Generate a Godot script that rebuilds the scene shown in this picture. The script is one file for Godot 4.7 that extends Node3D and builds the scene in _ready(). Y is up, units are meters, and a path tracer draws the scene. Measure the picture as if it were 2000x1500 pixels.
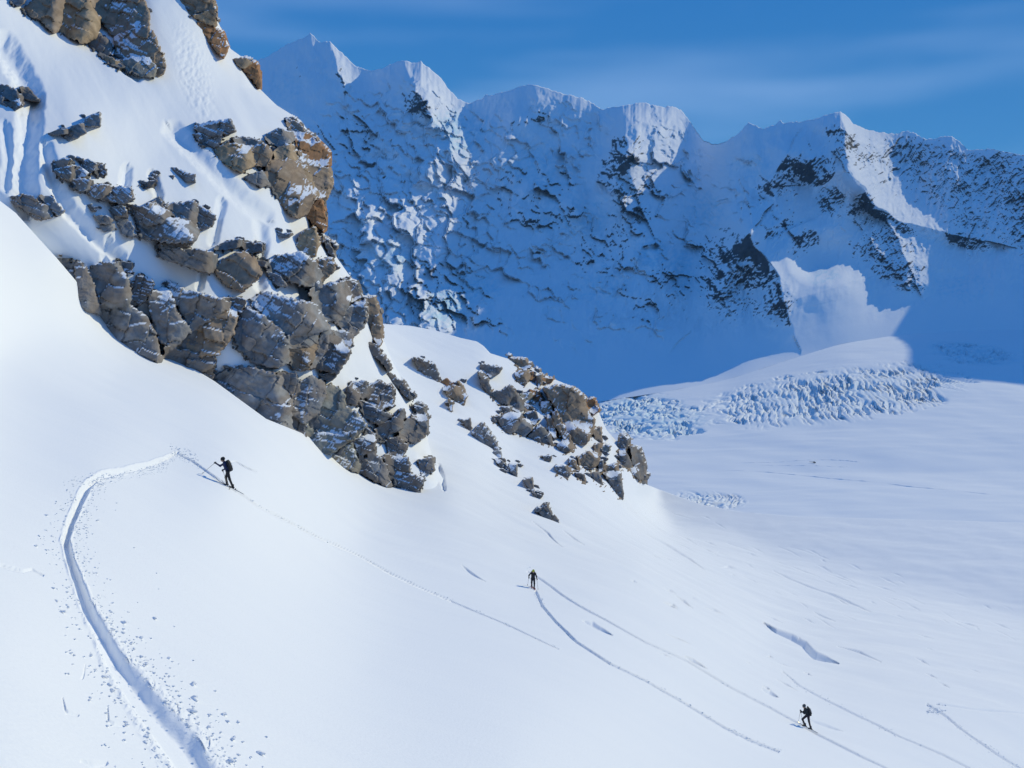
extends Node3D
# A snow slope with ski tourers under a rocky crag, a glacier valley and a glaciated range behind it.
# Pixels of the photograph (2000 x 1500) give directions; depths come from the ground each thing stands on.

const FOC := 2050.0
const PIT := 0.07304            # camera pitch, radians downwards
const CP := 0.997334
const SP := 0.072975

var sun_to := Vector3(0, 1, 0)  # unit vector towards the sun
var taken := {}
var snow_m: StandardMaterial3D
var mount_m: StandardMaterial3D
var rock_m: StandardMaterial3D
var nz := {}                    # noises by name


func P(px: float, py: float, d: float) -> Vector3:
	var cy := (750.0 - py) / FOC
	var k := d / (CP + cy * SP)
	return Vector3((px - 1000.0) / FOC * k, (cy * CP - SP) * k, -d)


func pix(v: Vector3) -> Vector2:
	var cz := -v.z * CP - v.y * SP
	var cy := v.y * CP - v.z * SP
	return Vector2(1000.0 + v.x / cz * FOC, 750.0 - cy / cz * FOC)


func noise(called: String, kind: int, wave: float, octaves: int, sd: int, ridged := false) -> FastNoiseLite:
	var n := FastNoiseLite.new()
	n.seed = sd
	n.noise_type = kind
	n.frequency = 1.0 / wave
	if octaves > 1:
		n.fractal_type = FastNoiseLite.FRACTAL_RIDGED if ridged else FastNoiseLite.FRACTAL_FBM
		n.fractal_octaves = octaves
		n.fractal_gain = 0.5
	else:
		n.fractal_type = FastNoiseLite.FRACTAL_NONE
	nz[called] = n
	return n


func numbered(called: String) -> String:
	taken[called] = taken.get(called, -1) + 1
	return called if taken[called] == 0 else "%s_%03d" % [called, taken[called]]


func tag(o: Node3D, label: String, category: String, group := "") -> void:
	o.set_meta("label", label)
	o.set_meta("category", category)
	if group != "":
		o.set_meta("group", group)


func thing(called: String, label: String, category: String, at := Vector3.ZERO, group := "") -> Node3D:
	var o := Node3D.new()
	o.name = numbered(called)
	add_child(o)
	o.position = at
	tag(o, label, category, group)
	return o


func obj(called: String, m: Mesh, mat: Material, parent: Node) -> MeshInstance3D:
	var o := MeshInstance3D.new()
	o.name = numbered(called) if parent == self else called
	o.mesh = m
	o.material_override = mat
	parent.add_child(o, true)
	return o


func struct(called: String, m: Mesh, mat: Material) -> MeshInstance3D:
	var o := obj(called, m, mat, self)
	o.set_meta("kind", "structure")
	return o


# piecewise linear through [x0, y0, x1, y1, ...]
func lin(t: PackedFloat32Array, x: float) -> float:
	if x <= t[0]:
		return t[1]
	var n := t.size()
	for i in range(2, n, 2):
		if x <= t[i]:
			var f := (x - t[i - 2]) / (t[i] - t[i - 2])
			return t[i - 1] + (t[i + 1] - t[i - 1]) * f
	return t[n - 1]


# table of lin() with a rounded (smoothstep-free, moving-average) look, one value per step
func curve(t: PackedFloat32Array, x0: float, step: float, n: int, blur := 0) -> PackedFloat32Array:
	var a := PackedFloat32Array()
	a.resize(n)
	for i in n:
		a[i] = lin(t, x0 + step * i)
	for k in (2 if blur > 0 else 0):
		var b := a.duplicate()
		for i in n:
			var s := 0.0
			var c := 0
			for j in range(maxi(0, i - blur), mini(n, i + blur + 1)):
				s += b[j]
				c += 1
			a[i] = s / c
	return a


# thin-plate spline through (px, py, 100 / depth), sampled on a coarse grid and enlarged smoothly: row-major array w x h
func sheet(pts: PackedFloat32Array, x0: float, y0: float, step: float, w: int, h: int, soft := 0.0) -> PackedFloat32Array:
	var n := pts.size() / 3
	var m := n + 3
	var A := []
	for i in m:
		var row := PackedFloat64Array()
		row.resize(m + 1)
		A.append(row)
	for i in n:
		var xi := pts[i * 3] / 1000.0
		var yi := pts[i * 3 + 1] / 1000.0
		for j in n:
			var dx := xi - pts[j * 3] / 1000.0
			var dy := yi - pts[j * 3 + 1] / 1000.0
			var r2 := dx * dx + dy * dy
			A[i][j] = r2 * log(r2) if r2 > 1e-12 else soft
		A[i][n] = 1.0
		A[i][n + 1] = xi
		A[i][n + 2] = yi
		A[n][i] = 1.0
		A[n + 1][i] = xi
		A[n + 2][i] = yi
		A[i][m] = 100.0 / pts[i * 3 + 2]
	for c in m:
		var p := c
		for r in range(c + 1, m):
			if absf(A[r][c]) > absf(A[p][c]):
				p = r
		var tmp = A[c]
		A[c] = A[p]
		A[p] = tmp
		for r in range(c + 1, m):
			var f: float = A[r][c] / A[c][c]
			if f != 0.0:
				for k in range(c, m + 1):
					A[r][k] -= f * A[c][k]
	var s := PackedFloat64Array()
	s.resize(m)
	for c in range(m - 1, -1, -1):
		var v: float = A[c][m]
		for k in range(c + 1, m):
			v -= A[c][k] * s[k]
		s[c] = v / A[c][c]
	var k := 8
	var cw := w / k + 5
	var ch := h / k + 5
	var im := Image.create_empty(cw, ch, false, Image.FORMAT_RF)
	for j in ch:
		var y := (y0 + step * ((j - 1) * k - 0.5)) / 1000.0
		for i in cw:
			var x := (x0 + step * ((i - 1) * k - 0.5)) / 1000.0
			var v: float = s[n] + s[n + 1] * x + s[n + 2] * y
			for q in n:
				var dx := x - pts[q * 3] / 1000.0
				var dy := y - pts[q * 3 + 1] / 1000.0
				var r2 := dx * dx + dy * dy
				if r2 > 1e-12:
					v += s[q] * r2 * log(r2)
			im.set_pixel(i, j, Color(v, 0, 0))
	im.resize(cw * k, ch * k, Image.INTERPOLATE_CUBIC)
	var all := im.get_data().to_float32_array()
	var out := PackedFloat32Array()
	out.resize(w * h)
	var off := k / 2 + k
	for j in h:
		for i in w:
			out[j * w + i] = all[(j + off) * cw * k + i + off]
	return out


func grid_normals(v: PackedVector3Array, w: int, h: int) -> PackedVector3Array:
	var n := PackedVector3Array()
	n.resize(w * h)
	for j in h:
		var ju := maxi(j - 1, 0) * w
		var jd := mini(j + 1, h - 1) * w
		for i in w:
			var il := maxi(i - 1, 0)
			var ir := mini(i + 1, w - 1)
			var a := v[j * w + ir] - v[j * w + il]
			var b := v[ju + i] - v[jd + i]
			n[j * w + i] = a.cross(b).normalized()
	return n


func grid_index(w: int, h: int) -> PackedInt32Array:
	var ix := PackedInt32Array()
	ix.resize((w - 1) * (h - 1) * 6)
	var k := 0
	for j in h - 1:
		for i in w - 1:
			var a := j * w + i
			ix[k] = a
			ix[k + 1] = a + 1
			ix[k + 2] = a + w
			ix[k + 3] = a + 1
			ix[k + 4] = a + w + 1
			ix[k + 5] = a + w
			k += 6
	return ix


func array_mesh(v: PackedVector3Array, n: PackedVector3Array, ix: PackedInt32Array, c = null) -> ArrayMesh:
	var a := []
	a.resize(Mesh.ARRAY_MAX)
	a[Mesh.ARRAY_VERTEX] = v
	if n.size():
		a[Mesh.ARRAY_NORMAL] = n
	if c != null:
		a[Mesh.ARRAY_COLOR] = c
	a[Mesh.ARRAY_INDEX] = ix
	var m := ArrayMesh.new()
	m.add_surface_from_arrays(Mesh.PRIMITIVE_TRIANGLES, a)
	return m


func noise_tex(wave: float, octaves: int, sd: int, size := 512, normal := 0.0, ramp: Gradient = null) -> NoiseTexture2D:
	var n := FastNoiseLite.new()
	n.seed = sd
	n.noise_type = FastNoiseLite.TYPE_SIMPLEX_SMOOTH
	n.frequency = 1.0 / wave
	n.fractal_octaves = octaves
	var t := NoiseTexture2D.new()
	t.width = size
	t.height = size
	t.seamless = true
	t.noise = n
	if normal > 0.0:
		t.as_normal_map = true
		t.bump_strength = normal
	if ramp:
		t.color_ramp = ramp
	return t

# ---------------------------------------------------------------- range and glacier
# skyline of the far range: px, py
var CREST := PackedFloat32Array([400, 150, 470, 128, 492, 122, 516, 115, 560, 88, 596, 74, 606, 64, 622, 83, 644, 82, 656, 94, 696, 131, 724, 140, 748, 134, 776, 122, 788, 119, 812, 124, 822, 121, 838, 134, 860, 152, 876, 174, 894, 194, 914, 203, 944, 193, 949, 185, 956, 189, 1008, 173, 1032, 166, 1048, 168, 1072, 175, 1100, 184, 1136, 192, 1156, 202, 1174, 215, 1208, 209, 1251, 201, 1280, 207, 1298, 211, 1311, 208, 1330, 215, 1347, 238, 1372, 274, 1392, 283, 1410, 281, 1442, 263, 1462, 240, 1474, 247, 1492, 252, 1514, 245, 1524, 236, 1530, 241, 1572, 238, 1595, 232, 1622, 223, 1642, 219, 1651, 225, 1667, 243, 1698, 256, 1748, 263, 1766, 257, 1788, 261, 1802, 272, 1824, 274, 1842, 268, 1860, 268, 1872, 277, 1892, 295, 1932, 292, 1968, 299, 2000, 304, 2040, 300, 2100, 258, 2150, 222, 2230, 150, 2310, 70, 2420, 0, 2600, -40])
var CREST_D := PackedFloat32Array([400, 6900, 606, 6850, 790, 6750, 900, 6700, 1050, 6700, 1174, 6750, 1212, 6500, 1300, 6650, 1366, 6750, 1398, 5700, 1460, 5400, 1560, 5300, 1640, 5200, 1690, 5500, 1760, 5800, 1860, 5740, 2000, 5560, 2200, 5450, 2600, 5450])
# where the range meets the glacier
var FOOT := PackedFloat32Array([400, 790, 1000, 790, 1150, 788, 1300, 765, 1420, 742, 1550, 700, 1640, 672, 1750, 655, 1900, 645, 2600, 640])
var FOOT_D := PackedFloat32Array([400, 3700, 900, 3550, 1150, 3450, 1300, 3450, 1450, 3600, 1600, 3900, 1750, 4150, 2000, 4300, 2600, 4300])
# ribs: [relief in m at the crest line, width left px, width right px, then px, py ...]
var RIBS := [
	[130, 30, 40, 606, 62, 612, 85, 618, 110],
	[190, 26, 70, 644, 80, 652, 105, 664, 140, 672, 175],
	[400, 70, 112, 790, 117, 800, 150, 815, 185, 838, 215, 858, 250, 880, 290],
	[70, 20, 26, 1046, 166, 1050, 190, 1052, 222],
	[90, 40, 60, 1136, 190, 1150, 205],
	[340, 50, 145, 1209, 207, 1222, 240, 1225, 275, 1222, 300, 1226, 330, 1240, 370],
	[340, 60, 82, 1642, 217, 1648, 250, 1652, 290, 1656, 330, 1690, 370, 1725, 415, 1750, 455, 1772, 510],
	[170, 22, 80, 1668, 352, 1700, 395, 1760, 432, 1850, 455, 1920, 470],
	[260, 40, 70, 1536, 300, 1512, 340, 1506, 365, 1518, 400, 1530, 425],
	[420, 70, -300, 1470, 452, 1474, 480, 1500, 510, 1524, 540, 1530, 575, 1538, 610, 1550, 650],
	[170, 60, 50, 1225, 300, 1200, 345, 1215, 400, 1245, 450, 1290, 520, 1300, 570],
	[150, 80, 40, 1466, 455, 1440, 490, 1415, 545, 1385, 595, 1350, 640],
	[120, 40, 50, 1585, 310, 1600, 360, 1630, 415],
	[120, 50, 60, 1700, 470, 1740, 520, 1780, 560],
	[90, 60, 60, 1000, 235, 990, 290, 1010, 350],
	[90, 50, 50, 1120, 400, 1150, 470, 1180, 540],
	[60, 60, 30, 1860, 268, 1850, 310, 1862, 350],
	[40, 50, 30, 1766, 257, 1775, 300],
	[110, 40, 60, 1462, 240, 1452, 275],
	[150, 40, 90, 850, 330, 870, 400, 860, 470, 850, 520, 870, 560],
	[150, 30, 120, 750, 275, 780, 300, 800, 330, 850, 352],
	[120, 30, 90, 690, 400, 720, 450, 740, 500],
	[140, 30, 150, 690, 550, 720, 580, 750, 640],
	[90, 20, 80, 880, 290, 890, 320, 920, 340],
	[100, 25, 90, 660, 300, 690, 340, 700, 380],
]
# swellings: [relief m, px, py, reach left, reach right, reach up and down]
var BULGES := [
	[250, 720, 440, 200, 240, 260],
	[-200, 1060, 470, 160, 160, 260],
	[-190, 1592, 500, 60, 120, 62],
]
# bare rock on the range: [density, rx, ry, angle degrees, px, py]
var CRAGS := [
	[0.75, 8, 40, -12, 664, 128], [0.6, 6, 24, 10, 563, 104], [0.5, 8, 22, 10, 588, 128], [0.75, 34, 16, 20, 822, 205], [0.26, 34, 26, 0, 660, 265], [0.26, 26, 26, 0, 700, 262],
	[0.75, 16, 6, 0, 1058, 174], [0.6, 32, 8, -10, 1030, 232], [0.95, 24, 36, 30, 1222, 295], [0.85, 18, 28, 20, 1190, 325], [0.8, 10, 40, -12, 1216, 385], [0.75, 22, 32, 10, 1252, 425],
	[0.26, 30, 12, 0, 1020, 346], [0.55, 60, 34, -30, 1200, 470], [0.55, 46, 26, -30, 1190, 500], [0.9, 20, 20, 0, 1298, 536], [0.5, 30, 30, 0, 1250, 590], [0.75, 60, 70, 30, 1410, 545], [0.8, 40, 34, 0, 1430, 575], [0.6, 70, 30, -20, 1440, 610],
	[0.5, 30, 60, 0, 1530, 390], [0.6, 20, 40, 0, 1490, 400], [0.98, 22, 22, 20, 1622, 396], [0.9, 26, 13, -30, 1682, 400], [0.75, 22, 50, -25, 1655, 280], [0.6, 30, 30, 0, 1590, 320], [0.65, 60, 30, 35, 1740, 470], [0.65, 60, 30, 25, 1740, 510], [0.6, 34, 24, 0, 1775, 545],
	[0.5, 60, 60, 0, 1800, 320], [0.55, 60, 70, 0, 1880, 350], [0.7, 50, 60, 0, 1960, 360], [0.65, 40, 60, 0, 1900, 420], [0.75, 40, 60, 0, 1990, 410], [0.5, 50, 60, 0, 2080, 380], [0.7, 18, 34, 0, 1515, 470], [0.6, 26, 40, 20, 1560, 470],
	[0.26, 50, 26, 0, 860, 590], [0.26, 40, 34, 0, 930, 620], [0.26, 40, 30, 0, 840, 550], [0.26, 60, 40, 0, 1060, 390], [0.6, 12, 30, 0, 1700, 300], [0.5, 14, 60, 0, 1745, 300], [0.5, 40, 20, -30, 1250, 370],
	[0.6, 30, 44, 10, 1516, 590], [0.55, 26, 30, 0, 1330, 590],
]
# glacier ice: [strength, rx, ry, px, py]
var ICE := [[0.9, 26, 50, 1330, 525], [0.8, 40, 40, 1275, 500], [0.9, 46, 40, 870, 600], [0.7, 60, 40, 930, 560], [0.6, 90, 70, 1060, 330], [0.7, 70, 60, 900, 260], [0.6, 90, 60, 1130, 420], [0.6, 60, 50, 1380, 410], [0.6, 70, 50, 1180, 560], [0.6, 40, 30, 1610, 540], [0.5, 90, 40, 1880, 560], [0.6, 60, 40, 760, 500], [0.5, 60, 40, 560, 170], [0.6, 60, 60, 680, 560], [0.6, 50, 30, 1480, 330]]


func seg_side(px: float, py: float, r: Array, first: int) -> Vector3:
	# (distance, side: >0 right of the line going down, how far along) to the polyline r[first..]
	var best := 1e9
	var side := 1.0
	var along := 0.0
	for k in range(first, r.size() - 3, 2):
		var ax: float = r[k]
		var ay: float = r[k + 1]
		var bx: float = r[k + 2] - ax
		var by: float = r[k + 3] - ay
		var t := clampf(((px - ax) * bx + (py - ay) * by) / (bx * bx + by * by), 0.0, 1.0)
		var dx := px - ax - bx * t
		var dy := py - ay - by * t
		var d := dx * dx + dy * dy
		if d < best:
			best = d
			side = bx * dy - by * dx
			along = (k - first + 2.0 * t) / maxf(r.size() - first - 2, 2.0)
	return Vector3(sqrt(best), -side, along)


func blob(px: float, py: float, cx: float, cy: float, rx: float, ry: float, ang := 0.0) -> float:
	var c := cos(ang)
	var s := sin(ang)
	var dx := px - cx
	var dy := py - cy
	var u := (dx * c + dy * s) / rx
	var v := (-dx * s + dy * c) / ry
	return u * u + v * v


var mt_step := 2.0
var mt_x0 := 420.0
var mt_w := 868


func mt_px(i: int) -> float:
	return mt_x0 + mt_step * i if i < 798 else 2016.0 + 8.0 * (i - 798)


func mt_i(px: float) -> int:
	return clampi(int((px - mt_x0) / mt_step) if px < 2016.0 else 798 + int((px - 2016.0) / 8.0), 0, mt_w)


func range_depth(px: float, w: float, dc: float, db: float) -> float:
	# w: 0 at the foot, 1 at the crest
	return db + (dc - db) * (0.8 * w + 0.2 * (1.0 - (1.0 - w) * (1.0 - w)))


# broken ice: tilted blocks with cliffs between, relief in m at a pixel
func blocks(x: float, y: float, cell: float, high: float, tilt: float, sd: int) -> float:
	var gx := floori(x / cell)
	var gy := floori(y / cell)
	var best := 1e9
	var out := 0.0
	for b in range(gy - 1, gy + 2):
		for a in range(gx - 1, gx + 2):
			var hsh := absi((a * 73856093) ^ (b * 19349663) ^ (sd * 83492791))
			var r1 := float(hsh % 1009) / 1009.0
			var r2 := float((hsh / 1009) % 1013) / 1013.0
			var r3 := float((hsh / 97) % 1019) / 1019.0
			var dx := x - (a + 0.1 + 0.8 * r1) * cell
			var dy := y - (b + 0.1 + 0.8 * r2) * cell
			var q := dx * dx + dy * dy * 1.5
			if q < best:
				best = q
				# the tops lean to the right and outwards, by a different amount each
				out = (r3 - 0.5) * 2.0 * high - dx * tilt * (0.2 + 1.6 * r1) * 2.6 + dy * tilt * (r2 - 0.2) * 2.6
	return out


func build_range() -> void:
	var w := mt_w
	var hb := 14
	var h := 360 + hb
	var big := noise("mt_big", FastNoiseLite.TYPE_SIMPLEX_SMOOTH, 170.0, 3, 11)
	var cel := noise("mt_cell", FastNoiseLite.TYPE_CELLULAR, 46.0, 1, 5)
	cel.cellular_return_type = FastNoiseLite.RETURN_CELL_VALUE
	cel.cellular_jitter = 1.0
	var cel2 := noise("mt_cell2", FastNoiseLite.TYPE_CELLULAR, 30.0, 1, 8)
	cel2.cellular_return_type = FastNoiseLite.RETURN_DISTANCE2_SUB
	var rid := noise("mt_rid", FastNoiseLite.TYPE_SIMPLEX_SMOOTH, 34.0, 4, 21, true)
	var fin := noise("mt_fin", FastNoiseLite.TYPE_SIMPLEX_SMOOTH, 9.0, 3, 31)
	var rockn := noise("mt_rock", FastNoiseLite.TYPE_SIMPLEX_SMOOTH, 20.0, 5, 41)
	rockn.fractal_gain = 0.68
	var wob := noise("mt_wob", FastNoiseLite.TYPE_SIMPLEX_SMOOTH, 22.0, 2, 51)
	var nn := 1090
	var tab := [curve(CREST, mt_x0, mt_step, nn), curve(CREST_D, mt_x0, mt_step, nn, 12), curve(FOOT, mt_x0, mt_step, nn, 8), curve(FOOT_D, mt_x0, mt_step, nn, 20), curve(CREST, mt_x0, mt_step, nn, 14)]
	var yc := PackedFloat32Array()
	var dc := PackedFloat32Array()
	var yf := PackedFloat32Array()
	var df := PackedFloat32Array()
	var ys := PackedFloat32Array()      # the crest without its teeth: depth follows this one
	for i in w:
		var k := clampi(roundi((mt_px(i) - mt_x0) / mt_step), 0, nn - 1)
		yc.append(tab[0][k])
		dc.append(tab[1][k])
		yf.append(tab[2][k])
		df.append(tab[3][k])
		ys.append(tab[4][k])
		yc[i] += (rid.get_noise_2d(mt_px(i) * 1.5, 5.0) + 0.3) * -2.2 + fin.get_noise_2d(mt_px(i) * 1.5, 9.0) * 1.6
	var v := PackedVector3Array()
	v.resize(w * h)
	var col := PackedColorArray()
	col.resize(w * h)
	var rel := PackedFloat32Array()   # relief by ribs
	rel.resize(w * h)
	var rkd := PackedFloat32Array()
	rkd.resize(w * h)
	var ice := PackedFloat32Array()
	ice.resize(w * h)
	for r in RIBS:
		var x1 := 1e9
		var x2 := -1e9
		var y1 := 1e9
		var y2 := -1e9
		for k in range(3, r.size(), 2):
			x1 = minf(x1, r[k])
			x2 = maxf(x2, r[k])
			y1 = minf(y1, r[k + 1])
			y2 = maxf(y2, r[k + 1])
		var m := maxf(r[1], absf(r[2]))
		var i0 := mt_i(x1 - m)
		var i1 := mt_i(x2 + m)
		for i in range(i0, i1):
			var px := mt_px(i)
			for j in range(hb, h):
				var py := yc[i] + (yf[i] - yc[i]) * (j - hb) / (h - 1 - hb)
				if py < y1 - m or py > y2 + m:
					continue
				var q := seg_side(px + wob.get_noise_2d(px * 0.4, py * 0.4) * 7.0, py, r, 3)
				var wr: float = r[2] if r[2] > 0.0 else -r[2] * (0.28 + 0.72 * q.z)     # a fan widens downwards
				var t: float = q.x / (wr if q.y > 0.0 else r[1])
				if t < 1.0:
					var u := 1.0 - t
					rel[j * w + i] = maxf(rel[j * w + i], 0.0) + r[0] * u * (0.6 + 0.4 * u) * (1.0 - 0.5 * q.z)
	for r in CRAGS:
		var m := maxf(r[1], r[2]) * 1.5
		for i in range(mt_i(r[4] - m), mt_i(r[4] + m)):
			var px := mt_px(i)
			for j in range(hb, h):
				var py := yc[i] + (yf[i] - yc[i]) * (j - hb) / (h - 1 - hb)
				if absf(py - r[5]) < m:
					var b := blob(px, py, r[4], r[5], r[1], r[2], deg_to_rad(r[3]))
					if b < 2.2:
						rkd[j * w + i] = maxf(rkd[j * w + i], r[0] * (1.0 - b / 2.2))
	for r in ICE:
		var m := maxf(r[1], r[2]) * 1.4
		for i in range(mt_i(r[3] - m), mt_i(r[3] + m)):
			var px := mt_px(i)
			for j in range(hb, h):
				var py := yc[i] + (yf[i] - yc[i]) * (j - hb) / (h - 1 - hb)
				if absf(py - r[4]) < m:
					var b := blob(px, py, r[3], r[4], r[1], r[2])
					if b < 1.9:
						ice[j * w + i] = maxf(ice[j * w + i], r[0] * (1.0 - b / 1.9))
	var snow := Color(0.90, 0.915, 0.93)
	var blue := Color(0.50, 0.76, 0.86)
	var rock := Color(0.085, 0.085, 0.09)
	for i in w:
		var px := mt_px(i)
		for j in range(hb, h):
			var t := float(j - hb) / (h - 1 - hb)
			var py := yc[i] + (yf[i] - yc[i]) * t
			var at := j * w + i
			# how broken the ice is here
			var fall := clampf(1.5 - blob(px, py, 780, 430, 190, 240) * 0.9, 0.0, 1.0)
			var fall2 := clampf(1.4 - blob(px, py, 1150, 430, 320, 215) * 0.9, 0.0, 1.0) * clampf(0.50 + big.get_noise_2d(px * 1.6 + 70.0, py * 2.4) * 1.6, 0.15, 1.0)
			var flut := clampf((px - 1560.0) / 160.0, 0.0, 1.0) * clampf(1.3 - (py - 260.0) / 260.0, 0.0, 1.0)
			var edge := minf(1.0, t * 14.0)
			var foot := minf(1.0, (1.0 - t) * 4.0)
			var wx := px + wob.get_noise_2d(px * 0.6, py * 0.6) * 13.0
			var wy := py + wob.get_noise_2d(px * 0.6 + 300.0, py * 0.6) * 11.0
			var r := rel[at]
			for q in BULGES:
				var bx: float = (px - q[1]) / (q[4] if px > q[1] else q[3])
				var by: float = (py - q[2]) / q[5]
				var bb := bx * bx + by * by
				if bb < 1.0:
					r += q[0] * (1.0 - bb) * (1.0 - bb)
			var calm := 1.0 - 0.75 * clampf(1.6 - blob(px, py, 1590, 560, 110, 100, 0.5) * 1.0, 0.0, 1.0)
			r += big.get_noise_2d(px, py) * 90.0 * foot * calm
			var f := maxf(fall, fall2) * calm
			if f > 0.0:
				r += f * (blocks(wx, wy * 1.1, 58.0, 26.0, 0.62, 7) + blocks(wx + 9.0, wy * 1.2, 24.0, 10.0, 0.62, 19) + fin.get_noise_2d(wx * 0.6, wy * 0.6) * 6.0 + rid.get_noise_2d(wx * 0.6, wy * 0.6) * 14.0)
			var high := clampf(1.0 - (py - yc[i]) / 130.0, 0.0, 1.0) * calm
			r += high * (rid.get_noise_2d(px * 1.2 + py * 0.3, py * 0.45 + 333.0) * 22.0 + fin.get_noise_2d(px * 0.7, py * 0.5) * 7.0)
			r += calm * (1.0 - f) * rid.get_noise_2d(px * 0.9 + py * 0.12, py * 0.16 + 700.0) * 14.0 * foot
			if flut > 0.0:
				r += flut * rid.get_noise_2d(wx * 1.5 + py * 0.5, py * 0.32) * 34.0
			r += calm * rid.get_noise_2d(px * 0.8, py * 0.5 + 900.0) * 6.0 * foot * (1.0 - f * 0.5)
			r += calm * fin.get_noise_2d(px, py) * (3.0 + 5.0 * f + 3.0 * flut + 6.0 * rkd[at])
			if rkd[at] > 0.0:
				r += rkd[at] * rid.get_noise_2d(px * 1.9 + py * 0.8, py * 1.1 - px * 0.3 + 50.0) * 26.0
			r *= 0.25 + 0.75 * edge
			var d := range_depth(px, (yf[i] - py) / (yf[i] - ys[i]), dc[i], df[i]) - r * foot
			var dy := rid.get_noise_2d(px * 3.0, 77.0) * 1.5 * (1.0 - edge) if j > hb else 0.0
			v[at] = P(px, py + dy, d)
			var c := snow
			if c == snow and ice[at] > 0.0:
				var q := rid.get_noise_2d(wx * 0.9, wy * 1.6) * 0.5 + 0.5 + fin.get_noise_2d(px, py) * 0.3
				c = snow.lerp(blue, clampf((q * ice[at] - 0.25) * 2.2, 0.0, 0.85))
			col[at] = c
		# the far side of the crest falls away behind
		for j in hb:
			var k := float(hb - j)
			var top := v[hb * w + i]
			v[j * w + i] = top + Vector3(top.x / top.z * -12.0 * k * k * 0.2, -9.0 * k * k * 0.35 - 3.0 * k, -10.0 * k * k * 0.5 - 6.0 * k)
			col[j * w + i] = snow
	var nrm := grid_normals(v, w, h)
	# bare rock where the face is too steep to hold snow
	for i in w:
		var px := mt_px(i)
		for j in range(hb, h):
			var at := j * w + i
			var k := rkd[at]
			if k > 0.0:
				var py := yc[i] + (yf[i] - yc[i]) * (j - hb) / (h - 1 - hb)
				var q := rockn.get_noise_2d(px * 1.4 + py * 0.5, py * 0.8 - px * 0.2) * 0.8 + (0.50 - nrm[at].y) * 1.5 - maxf(0.0, nrm[at].x) * 0.25
				if q > 0.62 - k * 0.85:
					col[at] = rock * (0.85 + 0.6 * rockn.get_noise_2d(px * 0.6, py * 0.6))
	struct("mountain_range", array_mesh(v, nrm, grid_index(w, h), col), mount_m)


# ---- glacier: from the foot of the range to below the near slope
var ROWS_D := PackedFloat32Array([640, 640, 1300, 1300])

# depth of the ice surface at a pixel: level at -300 m near by, rising to the foot of the range
func glacier_d(px: float, py: float, fy: float, fd: float) -> float:
	var cy := (750.0 - py) / FOC
	var sl := (cy * CP - SP) / (CP + cy * SP)    # height per metre of depth
	var d := -300.0 / sl if sl < -0.0001 else 1e9
	if d > 1900.0:
		var g := (P(px, fy, fd).y + 300.0) / (fd - 1900.0)
		d = (-300.0 - g * 1900.0) / (sl - g)
	return d


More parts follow.
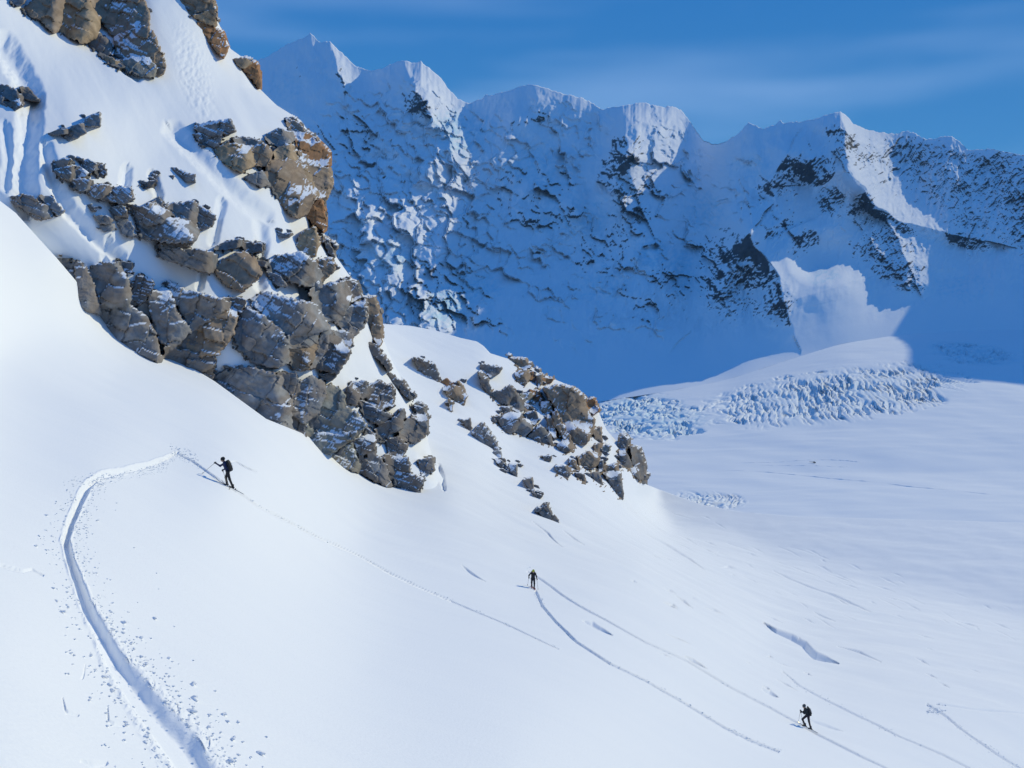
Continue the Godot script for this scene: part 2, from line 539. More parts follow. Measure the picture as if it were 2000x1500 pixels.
func build_glacier() -> void:
	var step := 2.1
	var x0 := 1040.0
	var w := 620
	var h := 260
	var yf := curve(FOOT, x0, step, w, 9)
	var df := curve(FOOT_D, x0, step, w, 22)
	var big := noise("gl_big", FastNoiseLite.TYPE_SIMPLEX_SMOOTH, 420.0, 3, 61)
	var cr := noise("gl_cr", FastNoiseLite.TYPE_CELLULAR, 52.0, 1, 63)
	cr.cellular_return_type = FastNoiseLite.RETURN_DISTANCE2_SUB
	cr.cellular_jitter = 0.9
	var cv := noise("gl_cv", FastNoiseLite.TYPE_CELLULAR, 52.0, 1, 63)
	cv.cellular_return_type = FastNoiseLite.RETURN_CELL_VALUE
	cv.cellular_jitter = 0.9
	var wob := noise("gl_wob", FastNoiseLite.TYPE_SIMPLEX_SMOOTH, 160.0, 2, 65)
	var fin := noise("gl_fin", FastNoiseLite.TYPE_SIMPLEX_SMOOTH, 30.0, 3, 67)
	var v := PackedVector3Array()
	v.resize(w * h)
	var col := PackedColorArray()
	col.resize(w * h)
	var snow := Color(0.90, 0.915, 0.93)
	var blue := Color(0.55, 0.78, 0.87)
	for j in h:
		var t := float(j) / (h - 1)
		for i in w:
			var px := x0 + step * i
			# rows crowd towards the far end
			var py := yf[i] + (1075.0 - yf[i]) * (0.7 * t + 0.3 * t * t) - 6.0
			var d := glacier_d(px, py, yf[i], df[i])
			var p := P(px, py, d)
			p.y += big.get_noise_2d(p.x, p.z) * 5.0 * clampf((py - yf[i]) / 30.0, 0.0, 1.0)
			var c := snow
			# crevassed tongues
			var a := clampf(1.35 - blob(px, py, 1255, 812, 120, 42, 0.10) * 1.0, 0.0, 1.0)
			var b := clampf(1.3 - blob(px, py, 1635, 772, 255, 48, -0.12) * 0.9, 0.0, 1.0)
			var e := clampf(1.2 - blob(px, py, 1385, 974, 72, 20, 0.08) * 1.0, 0.0, 1.0)
			var g2 := clampf(1.2 - blob(px, py, 1900, 690, 90, 22, 0.15) * 1.0, 0.0, 1.0) * 0.7
			var k := maxf(maxf(a, b), maxf(e, g2))
			if k > 0.0:
				k = clampf(k + wob.get_noise_2d(p.x * 2.0, p.z * 0.8) * 0.55, 0.0, 1.0)
			if k > 0.0:
				var wx := p.x + wob.get_noise_2d(p.x, p.z) * 34.0
				var wz := p.z + wob.get_noise_2d(p.x + 900.0, p.z) * 60.0
				var u := (wx * 0.9 + wz * 0.35) * 2.6
				var s := (-wx * 0.25 + wz * 0.9) * 0.62
				if e > 0.0:
					u *= 2.2
					s *= 2.2
				if b >= maxf(a, e) and b > 0.0:
					u = (wx * 0.95 - wz * clampf((px - 1600.0) / 200.0, -0.9, 1.2) * 0.22) * 1.0
					s = wz * 0.17
				var q := cr.get_noise_2d(u, s) + 1.0     # 0 in the cracks
				var cut := 1.0 - smoothstep(0.02, 0.22 if b > a else 0.32, q)
				var kk := smoothstep(0.05, 0.95, k)
				var dep := (13.0 if e <= 0.0 else 7.0) * clampf(0.75 + big.get_noise_2d(p.x * 2.6 + 99.0, p.z * 1.2) * 1.3, 0.15, 1.4)
				var q2 := cr.get_noise_2d(u * 2.7 + 400.0, s * 2.3) + 1.0
				p.y += kk * (-cut * dep - (1.0 - smoothstep(0.0, 0.35, q2)) * dep * 0.35 + cv.get_noise_2d(u, s) * dep * 0.35 + fin.get_noise_2d(u, s) * dep * 0.12)
				var bl := maxf(a, g2) * 0.75 + b * 0.25 + e * 0.15
				c = snow.lerp(blue, clampf(bl * (0.35 + cut * 0.65), 0.0, 0.9))
			else:
				p.y += fin.get_noise_2d(p.x * 0.15, p.z * 0.5) * 0.9 * clampf(absf(py - 905.0) / 30.0, 0.0, 1.0)
			v[j * w + i] = p
			col[j * w + i] = c
	struct("glacier", array_mesh(v, grid_normals(v, w, h), grid_index(w, h), col), mount_m)

# ---------------------------------------------------------------- near slope
var FS := 2.0
var FX0 := -60.0
var FY0 := 560.0
var FW := 1090
var FH := 520
var fq := PackedFloat32Array()     # 100 / depth of the near slope on its grid
# px, py, depth in metres
var NEAR := PackedFloat32Array([380, 1500, 16, 230, 1300, 20, 130, 1100, 27, 190, 925, 45, 345, 885, 66, 445, 948, 62, 0, 1500, 11.5, 0, 1250, 16.5, 0, 1000, 29, 0, 700, 72, 220, 740, 92, 0, 560, 86,
	1040, 1150, 92, 1575, 1420, 76, 1000, 1500, 27, 1300, 1500, 40, 1575, 1500, 57, 2000, 1500, 92, 2100, 1600, 90, 700, 1300, 37, 1300, 1300, 73, 2000, 1350, 135, 2000, 1203, 245, 1500, 1250, 142, 1450, 1065, 331, 1560, 1098, 306, 1670, 1131, 285, 1830, 1166, 264, 1380, 1042, 352, 1312, 1021, 382, 2000, 1100, 420, 1830, 1060, 480, 1670, 1040, 500, 1500, 1010, 540, 1725, 990, 800, 2000, 1000, 800, 1373, 986, 470, 1285, 955, 470,
	2200, 1500, 120, 2200, 1240, 222, 2200, 1100, 400, 2200, 1000, 800, 880, 965, 152, 640, 890, 135, 420, 745, 120, 110, 505, 104, 0, 400, 99, 750, 632, 330, 950, 690, 350, 1160, 785, 390, 840, 830, 235, 1000, 900, 245, 1100, 950, 235, 1200, 980, 270, 1260, 945, 370, 700, 1050, 92, 1250, 1100, 160])
# upper edge of the near slope and of the snow round the spur
var NEAR_TOP := PackedFloat32Array([-60, 335, 0, 392, 30, 415, 110, 503, 172, 576, 244, 633, 310, 678, 420, 745, 520, 818, 600, 850, 640, 780, 660, 634, 745, 632, 800, 636, 850, 645, 900, 660, 932, 667, 945, 676, 958, 690, 1000, 703, 1030, 712, 1070, 735, 1110, 752, 1140, 770, 1165, 795, 1185, 840, 1210, 868, 1240, 900, 1256, 935, 1262, 946, 1285, 955, 1373, 986, 1450, 1000, 1560, 1009, 1725, 1013, 2000, 1021, 2200, 1028])
# grooves in the snow: [depth m, half width px at each point follows: px, py, half width, ...]
var GROOVES := [
	# the deep uphill ski trench
	[0.28, 392, 1520, 39, 350, 1450, 35, 300, 1390, 29, 262, 1340, 24, 225, 1290, 19, 195, 1230, 14, 168, 1180, 11, 150, 1130, 9, 136, 1090, 8, 128, 1055, 8, 138, 1020, 8, 155, 980, 8, 170, 948, 8, 195, 927, 7, 240, 917, 6, 290, 907, 5, 322, 896, 4, 346, 884, 3],
	# skin track of the climbers
	[0.16, 340, 882, 1, 375, 900, 1.6, 420, 932, 1.8, 460, 955, 1.8, 500, 985, 1.6, 560, 1015, 1.5, 620, 1048, 1.5, 700, 1085, 1.3, 760, 1118, 1.2, 830, 1150, 1.0, 900, 1180, 1.0, 1000, 1225, 1.0, 1090, 1268, 0.8],
	[0.18, 1030, 1118, 1.2, 1060, 1136, 1.4, 1130, 1182, 1.5, 1190, 1215, 1.5, 1260, 1255, 1.5, 1340, 1292, 1.5, 1430, 1345, 1.6, 1500, 1380, 1.7, 1560, 1412, 1.8, 1600, 1435, 1.8, 1680, 1475, 1.8, 1760, 1512, 1.8],
	[0.2, 1046, 1154, 1.6, 1060, 1184, 1.8, 1085, 1216, 1.8, 1125, 1254, 1.9, 1190, 1296, 2.0, 1260, 1330, 2.0, 1340, 1376, 2.1, 1420, 1424, 2.2, 1470, 1448, 2.2, 1520, 1468, 2.0],
	[0.15, 1528, 1312, 1, 1560, 1338, 1.6, 1620, 1370, 1.6, 1700, 1408, 1.5, 1760, 1440, 1.5, 1840, 1475, 1.5, 1900, 1505, 1.5],
	[0.18, 1810, 1376, 1.5, 1850, 1400, 1.8, 1900, 1440, 2.0, 1950, 1475, 2.0, 2010, 1512, 2.0],
	[0.14, 1830, 1376, 1.5, 1900, 1386, 1.6, 2010, 1395, 1.6],
	# wind-cut edges and small cracks
	[0.35, 1245, 1035, 0.6, 1290, 1058, 1.6, 1340, 1088, 1.6, 1375, 1112, 0.6],
	[0.4, 1510, 1115, 0.6, 1580, 1145, 1.6, 1640, 1168, 1.8, 1700, 1195, 0.6],
	[0.35, 1170, 968, 0.5, 1220, 990, 1.2, 1280, 1022, 0.5],
	[0.35, 1635, 1262, 0.6, 1680, 1275, 1.4, 1720, 1293, 0.6],
	[0.3, 1590, 1195, 0.6, 1610, 1205, 1.5, 1630, 1214, 0.6],
	[0.3, 1870, 1214, 0.6, 1890, 1219, 1.6, 1908, 1225, 0.6],
	[0.3, 1320, 1163, 0.6, 1335, 1172, 1.5, 1352, 1186, 0.6],
	[0.3, 1138, 1212, 0.6, 1155, 1219, 4.5, 1175, 1231, 3.0, 1196, 1243, 0.6],
	[0.28, 1338, 1283, 0.6, 1352, 1291, 4.0, 1380, 1307, 0.6],
	[0.3, 1488, 1346, 0.6, 1502, 1352, 4.0, 1520, 1362, 0.6],
	[0.2, 902, 1105, 0.5, 920, 1119, 2.0, 948, 1136, 0.5],
	[0.3, 430, 905, 0.5, 460, 902, 0.6, 478, 912, 1.0, 500, 922, 0.4],
	[0.3, 1040, 1020, 0.5, 1070, 1042, 1.3, 1098, 1070, 0.5],
	[0.3, 1100, 1038, 0.5, 1120, 1052, 1.3, 1140, 1064, 0.5],
	[0.3, 1420, 1060, 0.5, 1450, 1070, 1.0, 1475, 1080, 0.5], [0.3, 1520, 1098, 0.5, 1560, 1112, 1.0, 1600, 1128, 0.5], [0.3, 1410, 1108, 0.5, 1422, 1106, 2.0, 1436, 1110, 0.5],
	[0.25, 1790, 1238, 0.5, 1805, 1242, 1.2, 1822, 1247, 0.5], [0.25, 1730, 1166, 0.5, 1745, 1170, 1.0, 1762, 1175, 0.5], [0.14, 1580, 1405, 0.6, 1610, 1416, 3.0, 1645, 1427, 0.6],
	# pole marks and scuffs beside the trench
	[0.035, 122, 1362, 0.8, 127, 1385, 1.6, 132, 1392, 3.5, 152, 1397, 2.0], [0.04, 210, 1380, 0.8, 211, 1404, 1.6, 222, 1413, 4.0, 242, 1415, 2.5], [0.06, 160, 1486, 3.0, 185, 1494, 7.0, 206, 1490, 4.0], [0.025, 166, 1296, 0.8, 163, 1318, 1.4, 160, 1324, 2.0],
	[0.05, 0, 1104, 1.5, 22, 1110, 2.0, 45, 1116, 2.5, 62, 1112, 2.0, 84, 1124, 1.5],
	# scoop behind the crag's edge
	[0.7, 868, 958, 0.8, 862, 930, 5.0, 856, 905, 1.0],
	# open crevasse
	[1.1, 1490, 1216, 0.6, 1515, 1232, 4.0, 1545, 1243, 6.0, 1570, 1256, 7.0, 1582, 1270, 8.5, 1592, 1280, 10, 1612, 1287, 7, 1638, 1297, 0.8],
]


func near_top(px: float) -> float:
	return lin(NEAR_TOP, px)


# depth of the near slope at a pixel
func near_d(px: float, py: float) -> float:
	var x := clampf((px - FX0) / FS, 0.0, FW - 1.001)
	var y := clampf((py - FY0) / FS, 0.0, FH - 1.001)
	var i := int(x)
	var j := int(y)
	var fx := x - i
	var fy := y - j
	var a := lerpf(fq[j * FW + i], fq[j * FW + i + 1], fx)
	var b := lerpf(fq[(j + 1) * FW + i], fq[(j + 1) * FW + i + 1], fx)
	return 100.0 / lerpf(a, b, fy)


func ground(px: float, py: float) -> Vector3:
	return P(px, py, near_d(px, py))


func build_near() -> void:
	FY0 = 330.0
	FH = 622
	fq = sheet(NEAR, FX0, FY0, FS, FW, FH)
	for j in FH:
		var py := FY0 + FS * j
		var cy := (750.0 - py) / FOC
		var sl := (cy * CP - SP) / (CP + cy * SP)
		for i in FW:
			var px := FX0 + FS * i
			var q := maxf(fq[j * FW + i], 0.105)
			# the slope runs out on a level bench of snow
			if px > 1200.0 and sl < -0.02:
				var qb := 100.0 * sl / (-72.0 - 3.0 * clampf((2000.0 - px) / 550.0, -0.5, 1.4))
				var hh := maxf(0.035 - absf(q - qb), 0.0) / 0.035
				q = maxf(q, qb) + hh * hh * 0.00875
			fq[j * FW + i] = q
	var rng := RandomNumberGenerator.new()
	rng.seed = 12
	for k in 90:
		var x := rng.randf_range(1230, 2040)
		var y := lerpf(965.0 + (x - 1230.0) * 0.30, 1390.0, rng.randf() * rng.randf())
		var l := rng.randf_range(10, 46)
		var a := rng.randf_range(0.30, 0.55)
		GROOVES.append([rng.randf_range(0.12, 0.3), x, y, 0.4, x + l * 0.5, y + l * 0.5 * a - 1.0, rng.randf_range(0.9, 1.5), x + l, y + l * a, 0.4])
	noise("gr_low", FastNoiseLite.TYPE_SIMPLEX_SMOOTH, 34.0, 1, 73)
	noise("gr_edge", FastNoiseLite.TYPE_SIMPLEX_SMOOTH, 15.0, 3, 71)
	noise("nr_roll", FastNoiseLite.TYPE_SIMPLEX_SMOOTH, 26.0, 3, 81)
	noise("nr_rip", FastNoiseLite.TYPE_SIMPLEX_SMOOTH, 5.0, 3, 83)
	var v := PackedVector3Array()
	var n := PackedVector3Array()
	var ix := PackedInt32Array()
	near_patch(FX0, FY0, 2.6, int((FW - 2) * FS / 2.6), int((FH - 2) * FS / 2.6), Rect2(0, 0, 1, 1), v, n, ix)
	near_patch(FINE.position.x, FINE.position.y, 1.3, roundi(FINE.size.x / 1.3) + 1, roundi(FINE.size.y / 1.3) + 1, Rect2(), v, n, ix)
	near_patch(FINE2.position.x, FINE2.position.y, 1.3, roundi(FINE2.size.x / 1.3) + 1, roundi(FINE2.size.y / 1.3) + 1, Rect2(), v, n, ix)
	struct("snow_slope", array_mesh(v, n, ix), snow_m)


var FINE := Rect2(38.8, 857.8, 499.2, 702)     # whole cells of the coarse grid
var FINE2 := Rect2(881.2, 1000.8, 1138.8, 499.2)

func sink_at(x0: float, y0: float, step: float, w: int, h: int) -> PackedFloat32Array:
	var sink := PackedFloat32Array()
	sink.resize(w * h)
	var edgen: FastNoiseLite = nz["gr_edge"]
	for g in GROOVES:
		var n: int = (g.size() - 1) / 3
		for s in n - 1:
			var ax: float = g[1 + s * 3]
			var ay: float = g[2 + s * 3]
			var aw: float = g[3 + s * 3]
			var bx: float = g[4 + s * 3]
			var by: float = g[5 + s * 3]
			var bw: float = g[6 + s * 3]
			var m := maxf(aw, bw) * 1.9 + 6.0
			var dx := bx - ax
			var dy := by - ay
			var l2 := dx * dx + dy * dy
			var deep: bool = g[0] > 0.27 and g[0] < 0.285
			for j in range(clampi(int((minf(ay, by) - m - y0) / step), 0, h), clampi(int((maxf(ay, by) + m - y0) / step) + 1, 0, h)):
				var py := y0 + step * j
				for i in range(clampi(int((minf(ax, bx) - m - x0) / step), 0, w), clampi(int((maxf(ax, bx) + m - x0) / step) + 1, 0, w)):
					var px := x0 + step * i
					var t := clampf(((px - ax) * dx + (py - ay) * dy) / l2, 0.0, 1.0)
					var ex := px - ax - dx * t
					var ey := py - ay - dy * t
					var hw := lerpf(aw, bw, t) * (1.0 if deep or g[0] > 0.9 else 1.35)
					var dist := sqrt(ex * ex + ey * ey) / maxf(hw, 1.0)
					if deep:
						dist += nz["gr_low"].get_noise_2d(px, py) * 0.12 * clampf(9.0 / hw, 0.1, 1.0)
					elif g[0] < 0.9:
						dist += edgen.get_noise_2d(px, py) * 0.12
					var dep: float = g[0] * minf(1.0, hw / 2.0)
					var k := dep * (1.0 - smoothstep(0.35 if deep else 0.2, 1.08, dist))
					if deep:      # thrown-up rim
						k -= 0.045 * maxf(0.0, 1.0 - absf(dist - 1.3) / 0.4) * (0.6 + edgen.get_noise_2d(px * 0.7, py * 0.7))
					var at := j * w + i
					if absf(k) > 0.0005 and (k > sink[at] or (k < 0.0 and sink[at] <= 0.0)):
						sink[at] = k
	return sink


func near_patch(x0: float, y0: float, step: float, w: int, h: int, hole: Rect2, av: PackedVector3Array, an: PackedVector3Array, aix: PackedInt32Array) -> void:
	var sink := sink_at(x0, y0, step, w, h)
	var roll: FastNoiseLite = nz["nr_roll"]
	var rip: FastNoiseLite = nz["nr_rip"]
	var v := PackedVector3Array()
	v.resize(w * h)
	var drop := PackedByteArray()
	drop.resize(w * h)
	for i in w:
		var px := x0 + step * i
		var top := lin(NEAR_TOP, px)
		for j in h:
			var py := y0 + step * j
			var at := j * w + i
			if py >= top:
				var d := near_d(px, py)
				var p := P(px, py, d)
				var fade := clampf((py - top) / 14.0, 0.0, 1.0)
				p.y += (roll.get_noise_2d(p.x, p.z) * 0.0022 * minf(d, 160.0) + rip.get_noise_2d(p.x * 0.5 + p.z * 0.3, p.z * 1.6) * 0.014) * fade - sink[at]
				v[at] = p
			else:
				var k := (top - py) / step
				drop[at] = 1 if k > 16.0 else 0
				k = minf(k, 17.0)
				var d := near_d(px, top) * (1.0 + 0.004 * k * k)
				v[at] = P(px, top + 0.22 * k * k, d)
	var n := grid_normals(v, w, h)
	var base := av.size()
	av.append_array(v)
	an.append_array(n)
	for j in h - 1:
		var py := y0 + step * (j + 0.5)
		for i in w - 1:
			var a := j * w + i
			if drop[a + w] and drop[a + w + 1] and drop[a]:
				continue
			if hole.size.x > 0.0 and (FINE.has_point(Vector2(x0 + step * (i + 0.5), py)) or FINE2.has_point(Vector2(x0 + step * (i + 0.5), py))):
				continue
			a += base
			aix.append_array([a, a + 1, a + w, a + 1, a + w + 1, a + w])


# ---------------------------------------------------------------- the crag
var BS := 2.0
var BX0 := -60.0
var BY0 := -60.0
var BW := 412
var BH := 540
var bq := PackedFloat32Array()
var CRAG := PackedFloat32Array([0, 400, 107, 30, 415, 108, 110, 505, 112, 200, 600, 117, 310, 680, 122, 420, 745, 126, 520, 820, 132, 640, 890, 138, 740, 940, 144, 830, 965, 151, 0, 600, 116, 300, 850, 134, 600, 1000, 152,
	0, 0, 150, 180, 60, 175, 300, 0, 193, 412, 0, 215, 500, 150, 222, 300, 300, 143, 450, 250, 172, 600, 250, 214, 640, 350, 205, 632, 440, 192, 700, 570, 188, 745, 650, 192, 790, 760, 184, 850, 880, 172, 150, 250, 126, 0, 200, 122, 450, 430, 145, 250, 520, 119, 540, 600, 140, 600, 700, 140, 700, 820, 147, 350, 560, 126, 560, 400, 170])
# right-hand edge of the crag: py, px
var CRAG_EDGE := PackedFloat32Array([-60, 408, 0, 413, 30, 420, 60, 434, 95, 450, 112, 474, 128, 492, 150, 502, 172, 506, 205, 540, 235, 588, 262, 606, 285, 622, 320, 634, 350, 638, 400, 628, 445, 628, 470, 640, 500, 656, 540, 684, 580, 712, 620, 734, 660, 748, 700, 764, 740, 784, 780, 806, 820, 826, 860, 836, 900, 846, 940, 868, 975, 882, 1020, 884])


# furrows and chutes in the snow of the mountainside: [depth m, half width px, px, py, ...]
var FURROWS := [
	[1.2, 26, 6, 80, 40, 130, 66, 185, 62, 250, 52, 330, 58, 400], [1.0, 15, 512, 425, 516, 470, 508, 520, 512, 555], [0.7, 11, 436, 392, 428, 430, 418, 470], [0.9, 16, 92, 285, 108, 350, 140, 410, 195, 470, 235, 500],
	[0.8, 12, 250, 330, 246, 365, 236, 400], [0.7, 10, 300, 340, 312, 380, 306, 410], [0.5, 14, 12, 250, 20, 300, 16, 360], [0.9, 20, 340, 250, 400, 310, 460, 370, 520, 420], [0.6, 8, 160, 60, 215, 110, 270, 150],
	[0.8, 9, 590, 560, 596, 590, 585, 620], [0.7, 9, 400, 520, 392, 560], [0.8, 10, 212, 470, 205, 515],
]


func crag_d(px: float, py: float) -> float:
	var x := clampf((px - BX0) / BS, 0.0, BW - 1.001)
	var y := clampf((py - BY0) / BS, 0.0, BH - 1.001)
	var i := int(x)
	var j := int(y)
	var fx := x - i
	var fy := y - j
	var a := lerpf(bq[j * BW + i], bq[j * BW + i + 1], fx)
	var b := lerpf(bq[(j + 1) * BW + i], bq[(j + 1) * BW + i + 1], fx)
	return 100.0 / lerpf(a, b, fy)


func build_crag() -> void:
	BW = 480
	bq = sheet(CRAG, BX0, BY0, BS, BW, BH)
	var w := BW
	var h := BH
	var lump := noise("cr_lump", FastNoiseLite.TYPE_SIMPLEX_SMOOTH, 9.0, 3, 91)
	var fin := noise("cr_fin", FastNoiseLite.TYPE_SIMPLEX_SMOOTH, 0.9, 3, 95)
	var runn := noise("cr_run", FastNoiseLite.TYPE_SIMPLEX_SMOOTH, 3.2, 3, 93)
	var fur := PackedFloat32Array()
	fur.resize(w * h)
	for g in FURROWS:
		var hw: float = g[1]
		for q in range(2, g.size() - 3, 2):
			for j in range(clampi(int((minf(g[q + 1], g[q + 3]) - hw * 1.6 - BY0) / BS), 0, h), clampi(int((maxf(g[q + 1], g[q + 3]) + hw * 1.6 - BY0) / BS) + 1, 0, h)):
				for i in range(clampi(int((minf(g[q], g[q + 2]) - hw * 1.6 - BX0) / BS), 0, w), clampi(int((maxf(g[q], g[q + 2]) + hw * 1.6 - BX0) / BS) + 1, 0, w)):
					var px := BX0 + BS * i
					var py := BY0 + BS * j
					var dd := seg_side(px + runn.get_noise_2d(px * 0.1, py * 0.1) * hw * 0.2, py, [0, g[q], g[q + 1], g[q + 2], g[q + 3]], 1)
					var tt := dd.x / hw
					# steep on one bank, drawn out on the other
					var prof := 1.0 - smoothstep(0.0, 1.0 if dd.y > 0.0 else 1.5, tt)
					fur[j * w + i] = maxf(fur[j * w + i], g[0] * prof)
	var v := PackedVector3Array()
	v.resize(w * h)
	for j in h:
		var py := BY0 + BS * j
		var ed := lin(CRAG_EDGE, py)
		for i in w:
			var px := BX0 + BS * i
			var at := j * w + i
			if px <= ed:
				var d := 100.0 / bq[at]
				var m := d / FOC
				# round the edge off
				var near := clampf(1.0 - (ed - px) / 34.0, 0.0, 1.0)
				d += near * near * 7.0
				var p := P(px, py, d)
				var a := px * m
				var b := py * m
				# runnels follow the fall line (down and to the right)
				var u := a * 0.85 - b * 0.5
				var s := a * 0.5 + b * 0.85
				var k := lump.get_noise_2d(u * 0.6, s * 0.45) * 0.26 + runn.get_noise_2d(u * 0.8, s * 0.25) * 0.05 + fin.get_noise_2d(u, s * 0.6) * 0.012
				var rub := clampf(1.3 - blob(px, py, 378, 140, 34, 100, -0.25), 0.0, 1.0)
				if rub > 0.0:     # avalanche rubble in the chute
					k += rub * fin.get_noise_2d(u * 0.8, s * 0.8) * 0.16
				var rough := clampf(1.3 - blob(px, py, 110, 400, 150, 130), 0.0, 1.0)
				if rough > 0.0:
					k += rough * runn.get_noise_2d(u * 1.2, s * 0.3) * 0.10
				k -= fur[at]
				var out := Vector3(0.5, 0.75, 0.42)
				v[at] = p + out * k * (1.0 - near)
			else:
				var k := minf((px - ed) / BS, 14.0)
				var ej := 100.0 / bq[j * w + clampi(int((ed - BX0) / BS), 0, w - 1)] + 7.0
				v[at] = P(ed - 0.9 * k * k * 0.3, py, ej + 0.6 * k * k)
	var nrm := grid_normals(v, w, h)
	var ix := PackedInt32Array()
	for j in h - 1:
		var py := BY0 + BS * j
		var last := clampi(int((lin(CRAG_EDGE, py) - BX0) / BS) + 15, 0, w - 1)
		for i in last:
			# well below the snow slope's edge nothing shows
			if py > lin(NEAR_TOP, BX0 + BS * i) + 70.0 and BX0 + BS * i < 560.0:
				continue
			var a := j * w + i
			ix.append_array([a, a + 1, a + w, a + 1, a + w + 1, a + w])
	struct("snow_covered_mountainside", array_mesh(v, nrm, ix), snow_m)

